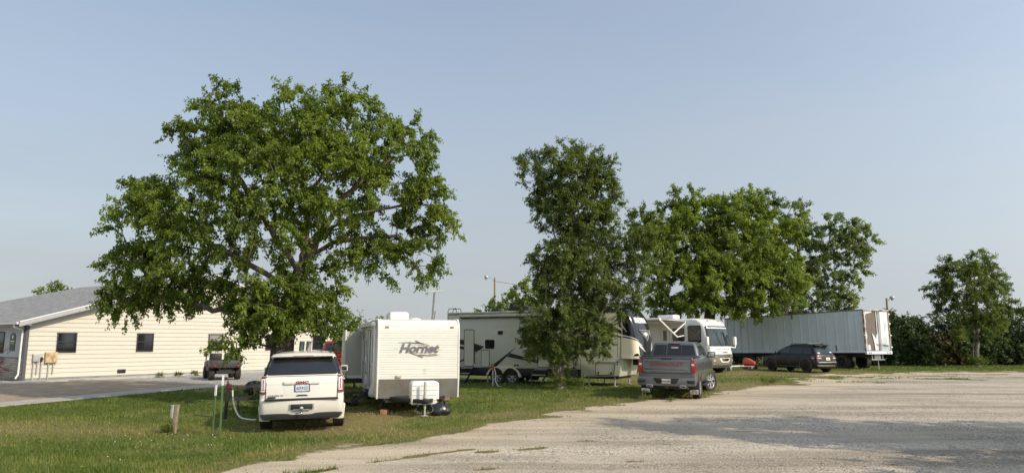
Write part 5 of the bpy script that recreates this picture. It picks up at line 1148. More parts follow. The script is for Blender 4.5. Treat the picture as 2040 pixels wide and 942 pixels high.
# ------------------------------------------------------------------ semi trailer
def semi_trailer():
    t = thing('semi_trailer', 'long weathered grey-blue semi trailer with ribbed side and torn rear door', 'semi trailer', (25.0,49.0,H(25,49)), -24, tilt=(-.9,0))
    W = 1.22; L = 13.9
    b = MB(); b.box((0,L/2+.05,2.60),(2*W-.02,L-.1,2.84)); b.build('body', TRAILW, t)
    for sg in (-1,1):
        rib = MB(); n = 0
        ysr = [.10,.62,1.22,1.55,2.35]+[2.35+.80*k for k in range(1,15)]
        POST = mat('pale_post_paint', (.60,.63,.645), .5, var=.15) if sg < 0 else MATS['pale_post_paint']
        for y in ysr:
            if y < L-.1: b = MB(); b.prism([(y-.035,1.24),(y+.035,1.24),(y+.035,3.98),(y-.035,3.98)], 'x', sg*(W-.012), sg*(W+.032)); b.build('side_post', POST, t, bevel=.008, seg=1)
        b = MB(); b.box((sg*(W+.0),L/2,1.19),(.05,L,.11)); b.build('bottom_rail', TRAILW, t, bevel=.01)
        b = MB(); b.box((sg*(W+.0),L/2,4.03),(.06,L,.07)); b.build('top_rail', mat('dark_rail',(.17,.14,.12),.6,var=.3) if sg<0 else MATS['dark_rail'], t, bevel=.012)
        if sg < 0:
            for y in (1.62+.75,3.2): b = MB(); b.box((-W-.034,y,1.45),(.01,.12,.42)); b.build('post_repair', GREYMET, t)
            b = MB(); b.box((-W-.03,6.3,3.82),(.012,.13,.35)); b.build('post_repair', GREYMET, t)
    # rear end: frame, torn door showing plywood, good door, hinges, bumper
    f = lambda x,z,o: (x,-o,z)
    b = MB()
    for x in (-W+.035,W-.035): b.box((x,.0,2.60),(.07,.14,2.84))
    b.box((0,.0,4.0),(2*W,.16,.09)); b.build('rear_frame', RUSTMIX, t, bevel=.008)
    b = MB(); b.box((-.60,.045,2.60),(1.10,.05,2.62)); b.build('bare_door', BAREPLY, t)
    b = MB(); b.box((.62,.03,2.60),(1.05,.08,2.66)); b.build('rear_door', DOORW, t, bevel=.008)
    torn = [(-.30,1.28),(.06,1.28),(.06,3.9),(-.02,3.9),(-.02,2.45),(-.10,2.32),(-.16,2.05),(-.30,2.28),(-.50,2.45),(-.46,2.2),(-.36,1.8)]
    b = MB(); b.prism(torn, 'y', -.03, -.015); b.build('torn_sheet', DOORW, t)
    tornl = [(-1.14,1.3),(-1.02,1.3),(-1.06,1.9),(-1.0,2.3),(-1.08,2.7),(-1.03,3.2),(-1.07,3.6),(-.95,3.75),(-.4,3.86),(-.4,3.92),(-1.14,3.92)]
    b = MB(); b.prism(tornl, 'y', -.03, -.012); b.build('torn_sheet', DOORW, t)
    b = MB(); b.prism(rpoly([(-1.0,1.30),(-.74,1.30),(-.76,1.62),(-.86,1.70),(-1.0,1.62)],.03), 'y', -.028, -.01); b.build('torn_sheet', DOORW, t)
    for x in (.08,.20,.31): b = MB(); b.tube([(x,-.05,1.25),(x,-.05,3.92)], .022, 8); b.build('lock_rod', RUSTMIX if x < .1 else DOORW, t)
    for z in (1.5,2.3,3.1,3.75):
        for sg in (-1,1): b = MB(); b.box((sg*(W+.02),-.05,z),(.14,.08,.09)); b.build('door_hinge', PLASTW if sg>0 else RUSTMIX, t, bevel=.01)
    for k in range(9):
        r_ = random.Random(k); x = -.12+k*.12+(.1 if k > 3 else 0); z = 1.62-.06*(k>4)+r_.random()*.06; b = MB()
        b.tube([(x-.05,-.035,z-.05),(x-.02,-.035,z+.08),(x+.03,-.035,z-.03),(x+.06,-.035,z+.05*r_.random())], .012, 4); b.build('scrawl', INKB, t)
    b = MB(); b.box((0,-.02,1.13),(2*W,.16,.20)); rb = b.build('rear_sill', TRAILW, t, bevel=.012)
    for x in (-1.0,-.84,.74,.90,1.06): b = MB(); b.lathe([(-.11,.05),(-.10,.05),(-.10,.001),(-.11,.001)], 'y', 12, (x,0,1.13)); b.build('tail_lamp', DREDLENS, rb)
    b = MB(); b.box((0,.1,.66),(1.3,.1,.10)); b.box((-.5,.14,.9),(.09,.08,.5)); b.box((.5,.14,.9),(.09,.08,.5)); b.prism([(.1,1.05),(1.6,1.05),(.4,.62),(.1,.62)], 'x', -.3, .3); b.build('under_bumper', GREYMET, t, bevel=.008)
    b = MB(); b.tube([(.05,.12,.0),(.02,.12,.62)], .03, 8); b.build('prop_post', GALV, t)
    for y in (2.1,3.35):
        for sg in (-1,1): wheel(t, sg*.98, y, .50, .46, .30, 'spoke', BLACKMET, 5, z=.50)
    b = MB(); b.box((-.45,L/2,.98),(.12,L-.4,.30)); b.box((.45,L/2,.98),(.12,L-.4,.30)); b.build('frame_rails', BLACKMET, t)
    for sg in (-1,1): b = MB(); b.box((sg*.75,11.2,.55),(.13,.13,1.05)); b.box((sg*.75,11.2,.03),(.3,.3,.05)); b.build('landing_leg', BLACKMET, t)
    b = MB(); b.tube([(-.75,11.2,.85),(.75,11.2,.85)], .04, 6); b.tube([(-.75,11.2,.3),(-.45,9.9,.95)], .035, 6); b.tube([(.75,11.2,.3),(.45,9.9,.95)], .035, 6); b.build('leg_brace', BLACKMET, t)
semi_trailer()

# ------------------------------------------------------------------ building
def building():
    ang = math.degrees(math.atan2(WD[1],WD[0]))
    t = thing('office_building', 'long low cream-sided building with grey shingle roof and small dark windows', 'building', (WA[0],WA[1],H(-24,36)), -ang)
    W, D, ZE, ZR = 19.65, 27.5, 2.95, 5.88; HIP = 17.7
    roofz = lambda x: ZE+(ZR-ZE)*(1-abs(x-W/2)/(W/2))
    # lap siding courses on the gable end, each tilted like a real board
    b = MB(); z = .16; h = .232
    while z < ZR-.05:
        z1 = min(z+h, ZR-.02)
        def xr_(zz): return (0.0,W) if zz <= ZE else ((zz-ZE)/(ZR-ZE)*W/2, W-(zz-ZE)/(ZR-ZE)*W/2)
        a, c = xr_(z), xr_(z1)
        b.add([(a[0],-.032,z),(a[1],-.032,z),(c[1],-.002,z1),(c[0],-.002,z1),(a[0],.0,z),(a[1],.0,z)], [(0,1,2,3),(4,5,1,0)]); z += h
    b.build('lap_siding', SIDING, t, ang=5, recalc=False)
    b = MB(); b.prism([(0.02,.0),(W-.02,.0),(W-.02,ZE),(W/2,ZR-.03),(.02,ZE)], 'y', .02, .25); b.box((W/2,D/2,1.5),(W-.1,D-.6,2.9)); b.build('wall', STUCCO, t)
    b = MB(); b.box((W/2,-.01,.06),(W,.03,.19)); b.build('foundation', mat('grey_foundation',(.25,.235,.215),.9,var=.25,bump=.4), t)
    # left facade: stucco over stacked stone
    b = MB(); b.box((-.01,D/2,2.05),(.06,D,1.75)); b.build('stucco_wall', STUCCO, t)
    b = MB(); b.box((-.05,D/2,.58),(.12,D-.0,1.12)); b.build('stone_wainscot', STONE, t, bevel=.01)
    b = MB(); b.box((.02,-.04,1.5),(.15,.07,2.9)); b.box((-.07,.04,1.5),(.05,.15,2.9)); b.build('corner_board', mat('dark_corner_trim',(.075,.077,.08),.6), t)
    b = MB(); b.box((W-.04,-.03,1.5),(.12,.06,2.9)); b.build('corner_board', FASCIA, t)
    # roof
    me = bpy.data.meshes.new('roof'); OE, OR_ = .55, .50; sl = (ZR-ZE)/(W/2); ze = ZE-sl*OE+.16; zr = ZR+.16
    HE = HIP; yb = D+OE
    v = [(-OE,-OR_,ze),(W/2,-OR_,zr),(W+OE,-OR_,ze),(-OE,yb,ze),(W/2,HE,zr),(W+OE,yb,ze)]
    v2 = [(x,y,z-.14) for x,y,z in v]
    fs = [(0,1,4,3),(1,2,5,4),(3,4,5)]+[tuple(i+6 for i in f[::-1]) for f in ((0,1,4,3),(1,2,5,4),(3,4,5))]+[(0,6,7,1),(1,7,8,2),(2,8,11,5),(5,11,9,3),(3,9,6,0)]
    me.from_pydata(v+v2, [], fs); uv = me.uv_layers.new(name='UVMap')
    for p in me.polygons:
        hor = p.index in (2,5)
        for li in p.loop_indices:
            q = me.vertices[me.loops[li].vertex_index].co
            uv.data[li].uv = (q.x, q.y*1.05) if hor else (q.y, (q.x if q.x < W/2+.01 else W-q.x)*1.05)
    bm = bmesh.new(); bm.from_mesh(me); bmesh.ops.recalc_face_normals(bm, faces=bm.faces); bm.to_mesh(me); bm.free()
    me.materials.append(SHINGLE); link('roof', me, t)
    def bar(nm, p, q, hh, th, m, dz=0):
        p, q = Vector(p), Vector(q); d = (q-p).normalized(); s_ = Vector((0,0,1)).cross(d).normalized(); u = Vector((0,0,1)); b = MB(); V = []
        for c in (p,q):
            for a in (-th/2,th/2):
                for e in (-hh,0): V.append(c+s_*a+u*(e+dz))
        b.add(V, [(0,1,3,2),(4,6,7,5),(0,4,5,1),(2,3,7,6),(1,5,7,3),(0,2,6,4)]); return b.build(nm, m, t, bevel=.006)
    for s in (0,1):
        e = (-OE if s == 0 else W+OE, -OR_-.03, ze-.012); r_ = (W/2, -OR_-.03, zr-.012)
        bar('rake_board', e, r_, .24, .035, FASCIA); bar('drip_edge', (e[0],e[1]-.02,e[2]+.03), (r_[0],r_[1]-.02,r_[2]+.03), .055, .06, FASCW)
    b = MB(); b.prism([(-OE+.03,ze-.17),(0,ze-.17+.0),(0,ze+OE*sl-.17),(-.0,ze+OE*sl-.16)][:3], 'y', -OR_+.0, -OR_+.48); b.build('eave_return', FASCIA, t)
    b = MB(); b.box((-OE/2,D/2,ze-.18),(OE-.02,D,.03)); b.build('soffit', FASCIA, t)
    b = MB(); b.prism([(-OE-.12,ze-.02),(-OE-.02,ze-.02),(-OE-.02,ze-.14),(-OE-.09,ze-.14)], 'y', -OR_, D); b.build('gutter', FASCW, t, bevel=.01)
    b = MB(); b.tube([(-OE-.06,-.12,ze-.13),(-OE-.05,-.02,ze-.25),(-.12,.10,ze-.42),(-.14,.10,ze-.6),(-.16,.10,.35),(-.30,.0,.15)], .045, 6); b.build('downspout', FASCW, t)
    # windows
    for i,xc in enumerate((1.88,5.99,10.36,14.45,18.3)):
        z0, z1, hw = 1.46, 2.41, .45
        b = MB()
        for c,d in (((xc,-.055,z0-.02),(2*hw+.08,.06,.05)),((xc,-.055,z1+.0),(2*hw+.08,.06,.05)),((xc-hw,-.055,(z0+z1)/2),(.05,.06,.93)),((xc+hw,-.055,(z0+z1)/2),(.05,.06,.93)),((xc,-.06,(z0+z1)/2+.02),(2*hw-.04,.04,.045))): b.box(c,d)
        fr = b.build('window', BLACKMET, t, bevel=.006)
        b = MB(); b.box((xc,-.045,(z0+z1)/2),(2*hw-.02,.012,.93)); b.build('pane', GLASS, fr)
        if i == 2: b = MB(); b.box((xc,-.054,z1-.22),(2*hw-.08,.006,.38)); b.build('blind', mat('beige_blind',(.22,.21,.17),.6), fr)
    b = MB(); b.box((4.8,-.045,.36),(.44,.05,.20)); vb = b.build('crawl_vent', BLACK, t, bevel=.01)
    wf = lambda y,z,o: (-.04-o,y,z)
    w_ = panel('facade_window', GLASS, t, rect(2.55,3.4,1.4,2.45), wf, .02, .03, K=3); strips('window_frame', BLACKMET, w_, [[(2.55,1.4),(3.4,1.4),(3.4,2.45),(2.55,2.45),(2.55,1.4)]], wf, .06, .03)
    # sign, utility boxes
    sg = panel('wall_sign', SIGNG, None, rpoly([(1.12,1.50),(1.75,1.50),(1.75,2.28),(1.66,2.34),(1.62,2.40),(1.25,2.40),(1.21,2.34),(1.12,2.28)],.02), wf, .03, .05, K=8)
    sg.parent = None; sg.location = t.location; sg.rotation_euler = t.rotation_euler; tag(sg, 'dark green sign with pale emblem on the grey end wall of the building', 'sign')
    panel('emblem', INKW, sg, rpoly([(1.37,2.12),(1.50,2.12),(1.52,2.27),(1.36,2.30)],.03), wf, .036, .012, K=4)
    for z,a,c,m in ((1.97,1.20,1.66,INKW),(1.86,1.22,1.64,INKY)): panel('emblem_band', m, sg, rect(a,c,z,z+.05), wf, .036, .012, K=3)
    def box_on_wall(name, label, cat, x, z, w_, h_, m, legs, dep=.16):
        o = thing(name, label, cat, t.location, -ang); b = MB(); b.box((x,-.03-dep/2,z),(w_,dep,h_)); b.build('cabinet', m, o, bevel=.015)
        for lx, bot in legs: b = MB(); b.tube([(lx,-.10,z-h_/2+.01),(lx,-.10,bot)], .028, 8); b.build('conduit', UTILG, o)
        return o
    o = box_on_wall('utility_meter', 'small grey meter cabinet with conduits on the cream wall by its corner', 'meter box', .50, 1.16, .32, .38, UTILG, ((.40,.05),(.58,.35),(.76,.05)))
    b = MB(); b.lathe([(-.26,.001),(-.25,.05),(-.20,.07),(-.17,.07),(-.17,.001)], 'y', 14, (.76,.08,1.10), closed=False); b.tube([(.76,-.1,.95),(.76,-.1,1.2)], .045, 8); b.build('meter', BLACK, o)
    box_on_wall('electric_panel', 'rust-stained tan electric panel with two conduits on the cream wall', 'electric panel', 1.18, 1.17, .56, .54, RUSTBOX, ((1.10,.05),(1.32,.35)))
building()

# ------------------------------------------------------------------ side-by-side utility vehicle
def utv():
    t = thing('utility_vehicle', 'dark grey side-by-side utility vehicle with dump bed parked against the cream wall', 'utility vehicle', (-14.75,37.2,H(-15,37)+.01), -30)
    b = MB(); b.prism([(-.72,.62),(.72,.62),(.76,1.0),(-.76,1.0)], 'y', -.10, 1.15); bed = b.build('dump_bed', UTVG, t, bevel=.03)
    b = MB(); b.box((0,.5,1.01),(1.36,1.1,.03)); b.build('bed_floor', BLACK, bed)
    b = MB(); b.prism([(1.15,.42),(1.15,.70),(1.9,.62),(2.2,.95),(2.9,.90),(3.0,.55),(2.8,.40)], 'x', -.70, .70); b.build('body', UTVG, t, bevel=.03)
    for sg in (-1,1):
        b = MB(); b.box((sg*.34,1.45,.82),(.58,.5,.16)); b.box((sg*.34,1.22,1.10),(.56,.14,.5)); b.build('seat', BLACK, t, bevel=.04)
        b = MB(); b.tube([(sg*.66,1.18,.7),(sg*.64,1.15,1.85),(sg*.62,1.25,1.92),(sg*.62,2.05,1.92),(sg*.66,2.6,.95)], .03, 8); b.build('roll_bar', BLACKMET, t)
        mirror(t, sg*.66, 2.25, 1.25, BLACK, w=.16, h=.14)
        b = MB(); b.tube([(sg*.5,-.12,.72),(sg*.62,-.12,.72)], .05, 8); b.build('taillight', REDLENS, t)
        wheel(t, sg*.64, .45, .33, .29, .16, 'spoke', BLACKMET, 5); wheel(t, sg*.64, 2.45, .33, .26, .16, 'spoke', BLACKMET, 5)
    b = MB()
    for y in (1.18,2.05): b.tube([(-.62,y,1.92),(.62,y,1.92)], .03, 8)
    b.build('roll_bar', BLACKMET, t)
    b = MB(); b.lathe([(-.01,.17),(.015,.185),(.01,.17)], 'y', 18, (-.34,1.95,1.05)); b.tube([(-.34,1.95,1.05),(-.34,2.3,.85)], .02, 6); b.build('steering_wheel', BLACK, t)
    b = MB(); b.box((0,1.4,.40),(.9,2.9,.14)); b.tube([(-.55,.45,.33),(.55,.45,.33)], .04, 8); b.box((0,.3,.45),(.6,.5,.25)); b.tube([(-.3,.05,.4),(.3,.05,.4)], .03, 8); b.build('chassis', BLACKMET, t)
utv()

# ------------------------------------------------------------------ small things on the lawn
def lawn_things():
    x, y = -8.05, 17.4
    t = thing('meter_post', 'leaning weathered wooden post with a small grey box on the lawn', 'post', (x,y,H(x,y)-.05), 10, tilt=(0,3))
    b = MB(); b.box((0,0,.36),(.085,.085,.74)); b.build('post', WOODP, t, bevel=.006)
    b = MB(); b.box((-.085,-.0,.55),(.065,.13,.28)); b.box((-.085,-.01,.70),(.075,.15,.03)); b.build('cover_box', UTILG, t, bevel=.008)
    for i,(x,y,a,lab,tp) in enumerate(((-6.85,17.15,(0,-.2),'upright green steel fence post with white top beside the black standpipe',1.42),(-6.98,17.0,(2,3.5),'green steel fence post leaning against the upright one on the lawn',1.20))):
        t = thing('fence_post', lab, 'fence post', (x,y,H(x,y)-.03), 20*i, 'green steel posts on the lawn', tilt=a)
        b = MB(); b.box((0,0,(tp-.24)/2),(.045,.008,tp-.24)); b.box((0,.018,(tp-.24)/2),(.008,.036,tp-.24)); b.build('post', GREENM, t)
        b = MB(); b.box((0,0,tp-.12),(.047,.010,.24)); b.box((0,.018,tp-.12),(.010,.038,.24)); b.build('painted_top', INKW, t)
    x, y = -8.05, 20.4
    t = thing('standpipe', 'black water standpipe with red handle on the lawn left of the white SUV', 'standpipe', (x,y,H(x,y)-.03), 0, tilt=(0,4))
    b = MB(); b.tube([(0,0,0),(0,0,.86)], .045, 10); b.build('pipe', BLACKMET, t)
    b = MB(); b.box((0,0,.93),(.11,.10,.14)); b.tube([(0,0,.98),(-.03,0,1.05),(-.02,-.05,1.08),(.03,-.14,.98)], .022, 6); b.tube([(0,0,.90),(.10,0,.90),(.13,0,.84)], .03, 8); b.build('red_head', mat('dull_red',(.12,.025,.02),.5,var=.3), t, bevel=.004)
    P = [Vector(p) for p in ((x+.18,y,H(x,y)+.82),(x+.22,y-.02,H(x,y)+.55),(x+.34,y-.1,H(x,y)+.25),(x+.52,y-.2,H(x,y)+.07),(x+.80,y-.28,H(x,y)+.02),(x+1.0,y-.3,H(x,y)+.015))]
    pts = []
    for i in range(len(P)-1):
        for k in range(6):
            q0, q1, q2, q3 = P[max(i-1,0)], P[i], P[i+1], P[min(i+2,len(P)-1)]; s = k/6
            pts.append(.5*((2*q1)+(q2-q0)*s+(2*q0-5*q1+4*q2-q3)*s*s+(3*q1-q0-3*q2+q3)*s**3))
    b = MB(); b.tube(pts+[P[-1]], .021, 8); o = b.build('water_hose', HOSE, None); tag(o, 'white water hose hanging from the black standpipe down to the grass', 'hose')
    # utility trailer tongue with a bundle, behind the SUV
    t = thing('utility_trailer', 'small black trailer frame with winch stand seen left of the white SUV', 'trailer', (-8.35,22.5,H(-8,22.5)), 62)
    b = MB(); b.prism([(-.05,.30),(.05,.30),(.05,.40),(-.05,.40)], 'y', -.3, 2.0); b.box((0,1.9,.35),(1.1,.08,.1)); b.box((-.5,2.5,.35),(.08,1.3,.1)); b.box((.5,2.5,.35),(.08,1.3,.1)); b.build('frame', BLACKMET, t)
    b = MB(); b.box((0,.35,.52),(.08,.08,.40)); b.box((0,.30,.72),(.10,.30,.06)); b.tube([(-.05,-.12,.05),(-.05,-.12,.62),(-.15,-.16,.70)], .025, 8); b.build('winch_stand', BLACKMET, t)
    for sg in (-1,1): wheel(t, sg*.66, 2.6, .27, .16, .14, 'spoke', BLACKMET, 5)
    o = blob('tarp_bundle', 'round black tarp bundle resting on the small trailer frame beside the SUV', 'bundle', -8.15,22.95, TRASH, [(.42,.16),(.48,.27),(.60,.33),(.72,.30),(.82,.20),(.87,.06)], 8, .8)
    # things by the tree trunk and near the fifth wheel
    t = thing('pipe_bundle', 'pair of grey stove pipes strapped upright against the big tree trunk', 'pipes', (-7.30,24.95,H(-7,25)), 0)
    for k in range(2): b = MB(); b.tube([(-.12+.22*k,0,.0),(-.02+.24*k,.10,2.05)], .09, 12); b.build('pipe', GALV, t)
    x, y = -.85, 32.2
    t = thing('yard_hydrant', 'rusty red yard hydrant with white hose in front of the trailer wheels', 'hydrant', (x,y,H(x,y)-.02), 0)
    b = MB(); b.tube([(0,0,0),(0,0,.75)], .04, 8); b.build('pipe', UTILG, t)
    b = MB(); b.box((.0,0,.85),(.12,.10,.28)); b.tube([(0,0,.98),(-.14,0,1.02)], .025, 6); b.build('red_head', mat('faded_red',(.30,.07,.045),.6,var=.3), t, bevel=.01)
    b = MB(); b.tube([(.06,-.02,.82),(.12,-.05,.6),(.12,-.06,.25),(.22,-.1,.06),(.38,-.15,.02)], .022, 8); b.build('hose', HOSE, t)
    # red yard machine by the motorhome
    t = thing('yard_machine', 'small red-hooded machine on black wheels between motorhome and black SUV', 'machine', (16.35,49.6,H(16,50)), -60); t.scale = (.85,.85,.80)
    b = MB(); b.prism(rpoly([(-.45,.42),(.45,.42),(.50,.58),(.42,.84),(.30,.95),(.02,.90),(-.42,.62)],.04), 'x', -.34, .34); b.build('hood', ORED, t, bevel=.03, seg=3)
    b = MB(); b.box((0,0,.36),(.66,1.15,.10)); b.box((0,.35,.99),(.3,.25,.06)); b.build('deck', BLACK, t, bevel=.02)
    for sx in (-.34,.34):
        for sy in (-.4,.4): wheel(t, sx, sy, .18, .14, .09, 'spoke', GREYMET, 5)
    t = thing('tow_bar', 'white and red tow bar lying on blocks in front of the motorhome', 'tow bar', (15.0,47.5,H(15,47.5)), 62)
    b = MB(); b.box((0,-.5,.30),(.16,1.5,.07)); b.box((.1,.0,.34),(.5,.08,.05)); b.build('white_bar', PLASTW, t, bevel=.01)
    b = MB(); b.box((.02,.8,.27),(.12,1.1,.06)); b.build('red_bar', mat('salmon_paint',(.5,.16,.12),.5), t, bevel=.01)
    for yy in (-.9,1.0): b = MB(); b.box((0,yy,.13),(.3,.2,.26)); b.build('block', GREYMET, t, bevel=.02)
    # lights on poles
    def light_pole(x, y, h, label, arm=1.5, side=-1):
        t = thing('street_lamp', label, 'lamp post', (x,y,H(x,y)), 0)
        b = MB(); b.tube([(0,0,0),(0,0,h)], [.15,.10], 10); b.build('pole', WOODP, t)
        b = MB(); b.tube([(0,0,h-.45),(side*.35,0,h-.05),(side*arm*.8,0,h+.12)], .045, 8); b.build('arm', GALV, t)
        b = MB(); b.lathe([(h+.02,.001),(h+.02,.13),(h+.10,.26),(h+.26,.22),(h+.33,.08),(h+.33,.001)], 'z', 16, (side*arm,0,-.08)); b.lathe([(h-.18,.10),(h+.02,.17)], 'z', 16, (side*arm,0,-.06), closed=False); b.build('lamp_head', GALV, t)
    light_pole(-1.95, 80, 9.0, 'wooden pole with curved-arm yard light behind the fifth-wheel trailer', .95)
    light_pole(39.6, 75.2, 6.4, 'brown pole with small lamp arm above the hedge right of the semi trailer', .6, 1)
    # power line from the pole
    b = MB(); b.tube([(-1.9+s*14, 80, 8.7-s*1.1-1.2*math.sin(math.pi*s)*.3) for s in np.linspace(0,1,12)], .02, 4); o = b.build('power_line', BLACKMET, None); tag(o, 'thin dark wire running right from the yard light pole', 'wire')
lawn_things()
# ------------------------------------------------------------------ trees
def P3(u, v, Y):
    """measured point of the photograph at distance Y (used only to note down crown outlines)"""
    th = R(8.4); c, s = math.cos(th), math.sin(th); x = (u-1020)/1414; y = -(v-471)/1414
    d = (x, c-y*s, s+y*c); t_ = Y/d[1]; return np.array((d[0]*t_, Y, 2+d[2]*t_))
def leaves_at(C, D, n, ll, lw, g, droop=.5, spread=.35, twig=.5, flat=1.0):
    """n leaves along twigs leaving each clump centre C towards roughly D; returns V, F, tint"""
    m = len(C); k = n//m+1
    tw = 6; td = D[:,None,:]*.8+g.normal(0,.75,(m,tw,3)); td /= np.linalg.norm(td,axis=2,keepdims=True)
    ci = np.repeat(np.arange(m), k); ti = g.integers(0,tw,m*k); s = g.random(m*k)**.7
    d = td[ci,ti]; tl = twig*(.55+.7*g.random((m,tw)))[ci,ti]
    p = C[ci]+d*(s*tl)[:,None]; p[:,2] -= droop*.35*(s**2)*tl
    p += g.normal(0, spread*.22, p.shape)*twig
    ax = d*.55+g.normal(0,.6,p.shape); ax[:,2] -= droop; ax /= np.linalg.norm(ax,axis=1,keepdims=True)
    up = np.array([0,0,1.0])*flat+g.normal(0,.55,p.shape)+D[ci]*.35
    sd = np.cross(ax, up); sd /= np.linalg.norm(sd,axis=1,keepdims=True)+1e-9
    nm = np.cross(sd, ax)
    L = (ll*(.65+.6*g.random(m*k)))[:,None]; Wd = (lw*(.7+.5*g.random(m*k)))[:,None]
    v0 = p; v1 = p+ax*L*.45+sd*Wd*.5+nm*Wd*.18; v2 = p+ax*L-nm*L*.12; v3 = p+ax*L*.45-sd*Wd*.5+nm*Wd*.18
    V = np.stack([v0,v1,v2,v3],1).reshape(-1,3); i = np.arange(m*k)*4
    F = np.concatenate([np.stack([i,i+1,i+2],-1), np.stack([i,i+2,i+3],-1)])
    ct = .48+g.normal(0,.20,m)
    T = np.repeat(np.clip(ct[ci]+g.normal(0,.13,m*k)+.22*(s-.55),0,1), 4)
    return V, F, T
def tree(name, label, base, lobes, limbs, nleaf, ll, lw, lm, bark, trunk_r, clump=.55, seed=1, droop=.5, group=None, twig=.55, shell=.45, flat=1.0, cat='tree', jag=.35, tip=.010, dead=0, fill=1.0):
    """lobes: (centre xyz, radii xyz, clump count); limbs: lists of points for the main limbs, the first one is the trunk"""
    g = np.random.default_rng(seed); base = np.array(base, float)
    nodes, par = [], []
    def add(p, q): nodes.append(np.array(p, float)); par.append(q); return len(nodes)-1
    for li, L in enumerate(limbs):
        L = [np.array(p, float) for p in L]
        if li == 0: last = add(L[0], -1)
        else:
            q = L[0]; last = int(np.argmin([np.linalg.norm(q-n) for n in nodes])); L = [nodes[last]]+L
        for a, b in zip(L, L[1:]):
            k = max(1, int(np.linalg.norm(b-a)/.35))
            for j in range(1,k+1): last = add(a+(b-a)*j/k+g.normal(0,.03,3)*(li>0), last)
    pts, dirs = [], []
    for c, r, n in lobes:
        n = int(n*fill)
        c = np.array(c, float); r = np.array(r if hasattr(r,'__len__') else (r,r,r), float); got = []; tries = 0
        while len(got) < n and tries < n*40:
            tries += 1; d = g.normal(0,1,3); d /= np.linalg.norm(d); f = (shell**3+(1-shell**3)*g.random())**(1/3)*(1+jag*.5*(g.random()-.5))
            p = c+d*r*f
            if p[2] < base[2]+.25: continue
            if all(np.linalg.norm(p-q) > clump*.62 for q in got): got.append(p); pts.append(p); dirs.append(d*np.array((1,1,.8))+np.array((0,0,.15)))
    pts = np.array(pts); dirs = np.array(dirs); dirs /= np.linalg.norm(dirs,axis=1,keepdims=True)
    A = np.array(nodes); order = np.argsort(np.min(np.linalg.norm(pts[:,None]-A[None],axis=2),axis=1))
    NA = np.zeros((len(nodes)+len(pts)*14,3)); cnt = len(nodes); NA[:cnt] = A
    for i in order:
        p = pts[i]; dv = NA[:cnt]-p; dist = np.linalg.norm(dv,axis=1)+.55*np.maximum(0, dv[:,2])
        q = int(np.argmin(dist)); a = NA[q].copy(); k = min(13, max(1, int(np.linalg.norm(p-a)/.4))); sag = .12*np.linalg.norm(p-a)
        for j in range(1,k+1):
            f = j/k; x = a+(p-a)*f+np.array((0,0,sag*math.sin(math.pi*f)))+(g.normal(0,.05,3) if j < k else 0)
            q = add(x, q); NA[cnt] = x; cnt += 1
    N = len(nodes); nodes = np.array(nodes); par = np.array(par)
    wgt = np.zeros(N); ch = [[] for _ in range(N)]
    for i in range(N):
        if par[i] >= 0: ch[par[i]].append(i)
    for i in range(N-1,-1,-1):
        if not ch[i]: wgt[i] = 1
        if par[i] >= 0: wgt[par[i]] += wgt[i]
    rad = tip*wgt**.5; rad *= 1+(trunk_r/rad[0]-1)*(wgt/wgt[0])**.35
    hb = np.clip((nodes[:,2]-base[2])/.9, 0, 1); fl = np.zeros(N)
    i = 0
    V, F = [], []; ring = {}
    def mk(i, d, r, k):
        u, w_ = frame(d); u, w_ = np.array(u), np.array(w_); o = len(V)
        for j in range(k):
            a = 2*math.pi*j/k; rr = r*(1+(.10*math.sin(3*a+i*.13)+.06*math.sin(5*a)) if r > .12 else 1)
            if i < 4 and r > .15: rr *= 1+.30*max(0, 1-i*.35)*(1+.35*math.sin(4*a))
            V.append(nodes[i]+(u*math.cos(a)+w_*math.sin(a))*rr)
        return o
    def kk(r): return 14 if r > .12 else (8 if r > .04 else 4)
    stack = [(0, None, 0)]
    while stack:
        i, rg, k = stack.pop()
        if not ch[i]: continue
        main = max(ch[i], key=lambda c: wgt[c])
        for c in ch[i]:
            d = nodes[c]-nodes[i]
            if np.linalg.norm(d) < 1e-6: continue
            if rg is not None and c == main: r0, k0 = rg, k
            else: k0 = kk(rad[c] if i else rad[i]); r0 = mk(i, d, (rad[c] if i else rad[i]), k0)
            nd = d
            if ch[c]: m2 = max(ch[c], key=lambda q: wgt[q]); nd = nodes[m2]-nodes[i]
            u0 = len(V); u, w_ = frame(nd)
            r1 = mk(c, nd, rad[c], k0)
            # best ring alignment
            off = min(range(k0), key=lambda s: np.linalg.norm((V[r1+s]-nodes[c])/max(rad[c],1e-4)-(V[r0]-nodes[i])/max(rad[i],1e-4)))
            for j in range(k0): F.append((r0+j, r0+(j+1)%k0, r1+(j+1+off)%k0, r1+(j+off)%k0))
            stack.append((c, r1, k0) if True else None)
            if off: # rotate the stored ring so the chain stays aligned
                seg = [V[r1+(j+off)%k0] for j in range(k0)]
                for j in range(k0): V[r1+j] = seg[j]
                n_ = len(F)-k0
                for j in range(k0): F[n_+j] = (r0+j, r0+(j+1)%k0, r1+(j+1)%k0, r1+j)
    for _ in range(dead):                       # bare twigs
        p = nodes[g.integers(1,N)]; o1 = p+g.normal(0,.16,3)+np.array((0,0,-.1)); o2 = o1+g.normal(0,.2,3)+np.array((0,0,-.25))
        rr_ = [(p,.012),(o1,.009),(o2,.003)]; o = len(V)
        for c_, r in rr_:
            for j in range(4): V.append(c_+r*np.array((math.cos(j*1.571), math.sin(j*1.571), 0)))
        for k in range(2):
            for j in range(4): F.append((o+k*4+j, o+k*4+(j+1)%4, o+k*4+4+(j+1)%4, o+k*4+4+j))
    t = thing(name, label, cat, tuple(base), 0, group)
    V = np.array(V)-base
    fastmesh('trunk', V, np.array(F), bark, t, smooth=True)
